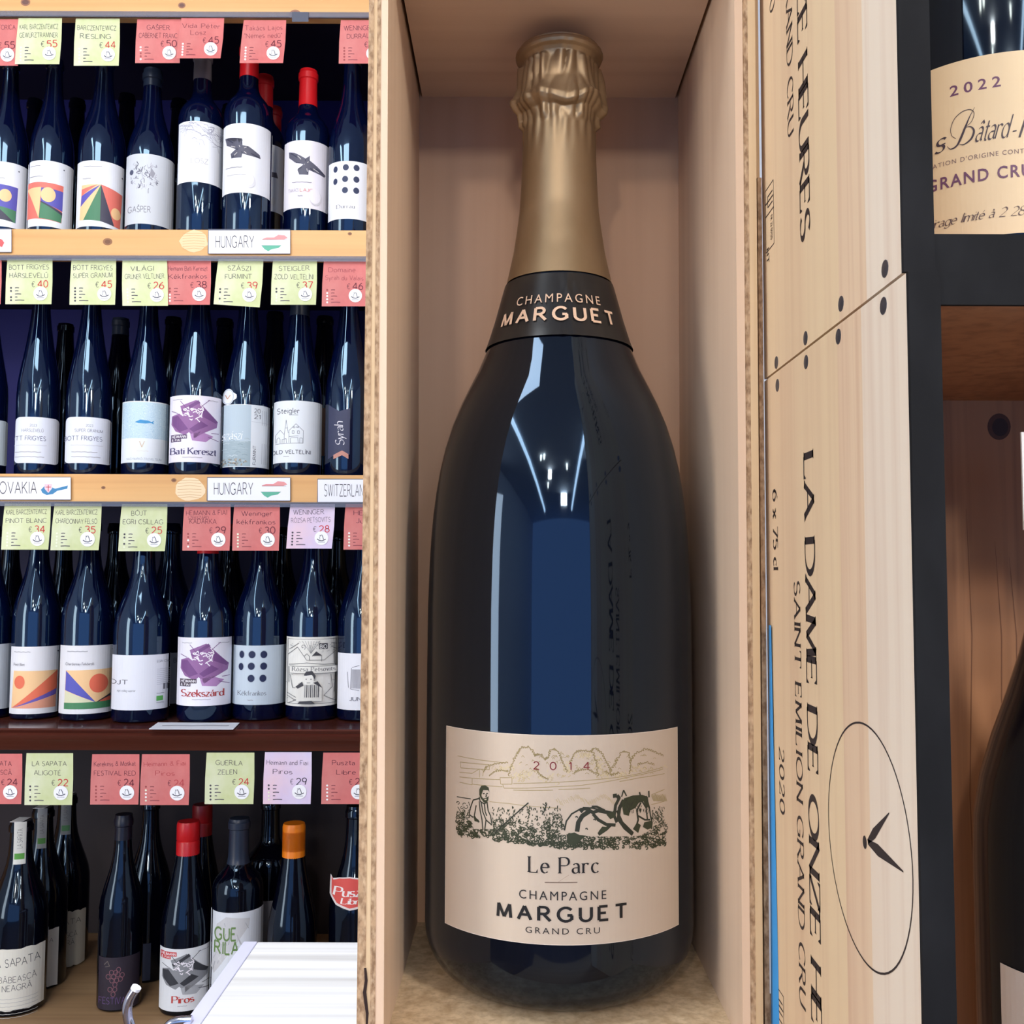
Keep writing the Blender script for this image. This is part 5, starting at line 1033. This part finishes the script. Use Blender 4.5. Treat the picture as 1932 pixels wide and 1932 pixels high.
B = bot(119, 1775, 48, Z4, .283, 'burgundy', 'bottle with paper seal farthest back in its file of three', g4, Y=1.785, mat='glassd'); B.lab(100, 160, 1722, 1826, (186, 178, 160), lambda a: (a.text('SAPATA', 151, 1746, 10, (90, 88, 84), 'hand', 'r', fit=60), a.text('BĂBEASCĂ', 145, 1770, 9, (90, 88, 84), 'hand', 'r', fit=56), a.text('NEAGRĂ', 140, 1785, 9, (90, 88, 84), 'hand', 'r', fit=44)), pts=torn(100, 160, 1722, 1826, 3)); strip(B, 110, 128, 1514, 1578, (120, 124, 128), (70, 120, 76)); B.lab(102, 125, 1720, 1748, (90, 186, 160), lambda a: a.rect(108, 1724, 120, 1744, (140, 214, 190)), name='tax_seal', off=.0012)
B = bot(226, 1830, 43, Z4, .29, 'burgundy', 'dark bottle with a bunch of grapes outlined on its dark label', g4, Y=1.61, mat='glassd'); B.capsule((14, 16, 34), .87)
def fn(a):
    for x, y in ((218, 1834), (223, 1829), (210, 1834), (204, 1842), (214, 1842), (222, 1838), (230, 1840), (211, 1849), (220, 1849), (227, 1847), (217, 1857), (208, 1866), (217, 1866), (214, 1875)):
        a.line([(x + 4 * math.cos(t * .7), y + 4.6 * math.sin(t * .7)) for t in range(10)], 1.2, (128, 84, 92), 1)
    a.line([(196, 1820), (202, 1813), (206, 1822), (198, 1824)], 1.2, (110, 100, 92), 1); a.text('FESTIVAL', 188, 1894, 12, (104, 76, 128), 'hand', fit=56, jit=.06)
B.lab(186, 262, 1806, 1905, (40, 32, 44), fn); B.lab(222, 236, 1568, 1594, (74, 96, 112), None, name='tax_seal', off=-.0245)
B = bot(278, 1790, 43, Z4, .29, 'burgundy', 'dark bottle behind the grape label bottle', g4, Y=1.72, mat='glassd'); B.lab(262, 284, 1780, 1850, (56, 62, 84))
B = bot(349, 1850, 48.5, Z4, .282, 'hock', 'red screw cap bottle with black and white picture label at the front', g4, Y=1.6, mat='glassd'); B.capsule((205, 22, 30), .735, (.9,), 'screw_cap')
B.lab(301.5, 397, 1790, 1908, (226, 228, 230), heim(q8, 302, 1790, .98, (52, 54, 60), (140, 142, 146), ('Piros', 326, 1892, 13, 40), (190, 60, 54), ((200, 62, 62), 303, 1796), 0))
B = bot(376, 1790, 42, Z4, .282, 'hock', 'bottle with darker red screw cap behind the picture label bottle', g4, Y=1.715, mat='glassd'); B.capsule((150, 18, 26), .735, (.9,), 'screw_cap')
B = bot(446, 1830, 49, Z4, .287, 'bordeaux', 'broad bottle with slate capsule and green lettered white label', g4, Y=1.6, mat='glassd'); B.capsule((34, 44, 62), .765)
def fn(a):
    rn = random.Random(3); a.poly([(408, 1745), (425, 1730), (470, 1735), (468, 1750), (430, 1800), (404, 1840), (399, 1830)][::-1], (206, 206, 208), 1)
    for k in range(30): x, y = rn.uniform(404, 462), rn.uniform(1735, 1820); a.line([(x, y), (x + rn.uniform(-10, 10), y + rn.uniform(6, 20))], rn.uniform(.8, 2), rn.choice([(186, 186, 190), (170, 172, 176), (220, 220, 222)]), 2)
    a.text('GUE', 405, 1774, 23, (106, 138, 78), 'bold', fit=39, L=3); a.text('RILA', 405, 1800, 23, (106, 138, 78), 'bold', fit=44, L=3)
B.lab(397, 494.5, 1722, 1912, (226, 230, 236), fn)
B = bot(506, 1790, 46, Z4, .29, 'bordeaux', 'dark broad bottle with grey label behind the green lettered bottle', g4, Y=1.72, mat='glassd'); B.lab(494, 524, 1700, 1830, (140, 142, 152))
B = bot(550, 1850, 47, Z4, .282, 'hock', 'bottle with bright orange screw cap behind the white table', g4, Y=1.59, mat='glassd'); B.capsule((240, 130, 18), .715, (.955, .925, .865), 'screw_cap')
B = bot(668, 1830, 49, Z4, .31, 'burgundy', 'bottle with red speech bubble label beside the wooden box', g4, Y=1.59, mat='glassd')
def fn(a):
    o = [(626, 1659), (629, 1664), (640, 1659), (660, 1657), (690, 1662), (706, 1676), (706, 1694), (690, 1708), (660, 1714), (636, 1706), (626, 1692)]
    a.poly(o[::-1], (222, 88, 82), 1); a.text('Puszta', 630, 1692, 17, (250, 240, 238), 'serifb', fit=74, shear=.2, L=2); a.text('Libre', 644, 1706, 11, (250, 240, 238), 'serifb', fit=44, shear=.2, L=2)
B.lab(622, 712, 1655, 1718, (232, 222, 220), fn, pts=[(624, 1655), (628, 1661), (640, 1657), (660, 1654.5), (692, 1659), (710, 1674), (710, 1696), (692, 1712), (660, 1718), (634, 1710), (622.5, 1694), (623, 1672)], name='bubble_label')
# leaflet on the red shelf
def atz(px, py, z): d = ray(px, py); return CAM + d * ((z - CZ) / d.z)
zs = Z3T + .0012; b = MB(); q = [atz(x, y, zs) for x, y in ((281, 1376), (440, 1376.5), (452, 1364.5), (298, 1364))]; b.hexa(q + [p + Vector((0, 0, .0008)) for p in q])
a = Art(); a.line([(306, 1369), (330, 1368.4), (360, 1369.2), (400, 1368.6), (432, 1369)], 1.6, (170, 170, 180), 1); a.into(b, lambda x, y, L: atz(x, y, zs + .001))
tag(b.build('leaflet', [mat('leaflet_paper', (232, 234, 240), .5), M['print']]), 'white leaflet lying on the red moulded shelf in front of the bottles', 'leaflet')
# white table in front of the shelf with a bent tube
zt = CZ - .446; tb = empty('white_table', (-.21, 1.0, 0), 'white planked table top in front of the bottom bottles', 'table')
b = MB(); b.box(-.3065, -.095, .72, 1.252, zt - .022, zt); b.build('table_top', [M['whitewood']], tb, bevel=.001)
b = MB(); b.box(-.3235, -.3068, .72, 1.252, zt - .022, zt + .0006); b.build('edge_strip', [M['lilac']], tb, bevel=.001)
for x, y in ((-.30, .75), (-.12, .75), (-.30, 1.22), (-.12, 1.22)):
    b = MB(); b.box(x - .015, x + .015, y - .015, y + .015, 0, zt - .022); b.build('leg', [M['whitewood']], tb)
hk = empty('metal_hook', at(300, 1960, 1.02), 'bent shiny metal tube curling up beside the white table', 'hook')
pts = [at(x, y, 1.03) for x, y in ((255, 1867), (244, 1886), (240, 1906), (244, 1930), (258, 1956), (285, 1966), (308, 1950), (322, 1932), (340, 1926), (362, 1925))]
b = MB(); b.tube(spline(pts), .0047, 18); b.build('tube', [M['chrome']], hk, 40)
b = MB(); d = (pts[0] - pts[1]).normalized(); b.tube([pts[0], pts[0] + d * .0015, pts[0] + d * .003], .0049, 18); b.build('end_cap', [mat('white_plastic', (246, 246, 250), .3)], hk, 40)
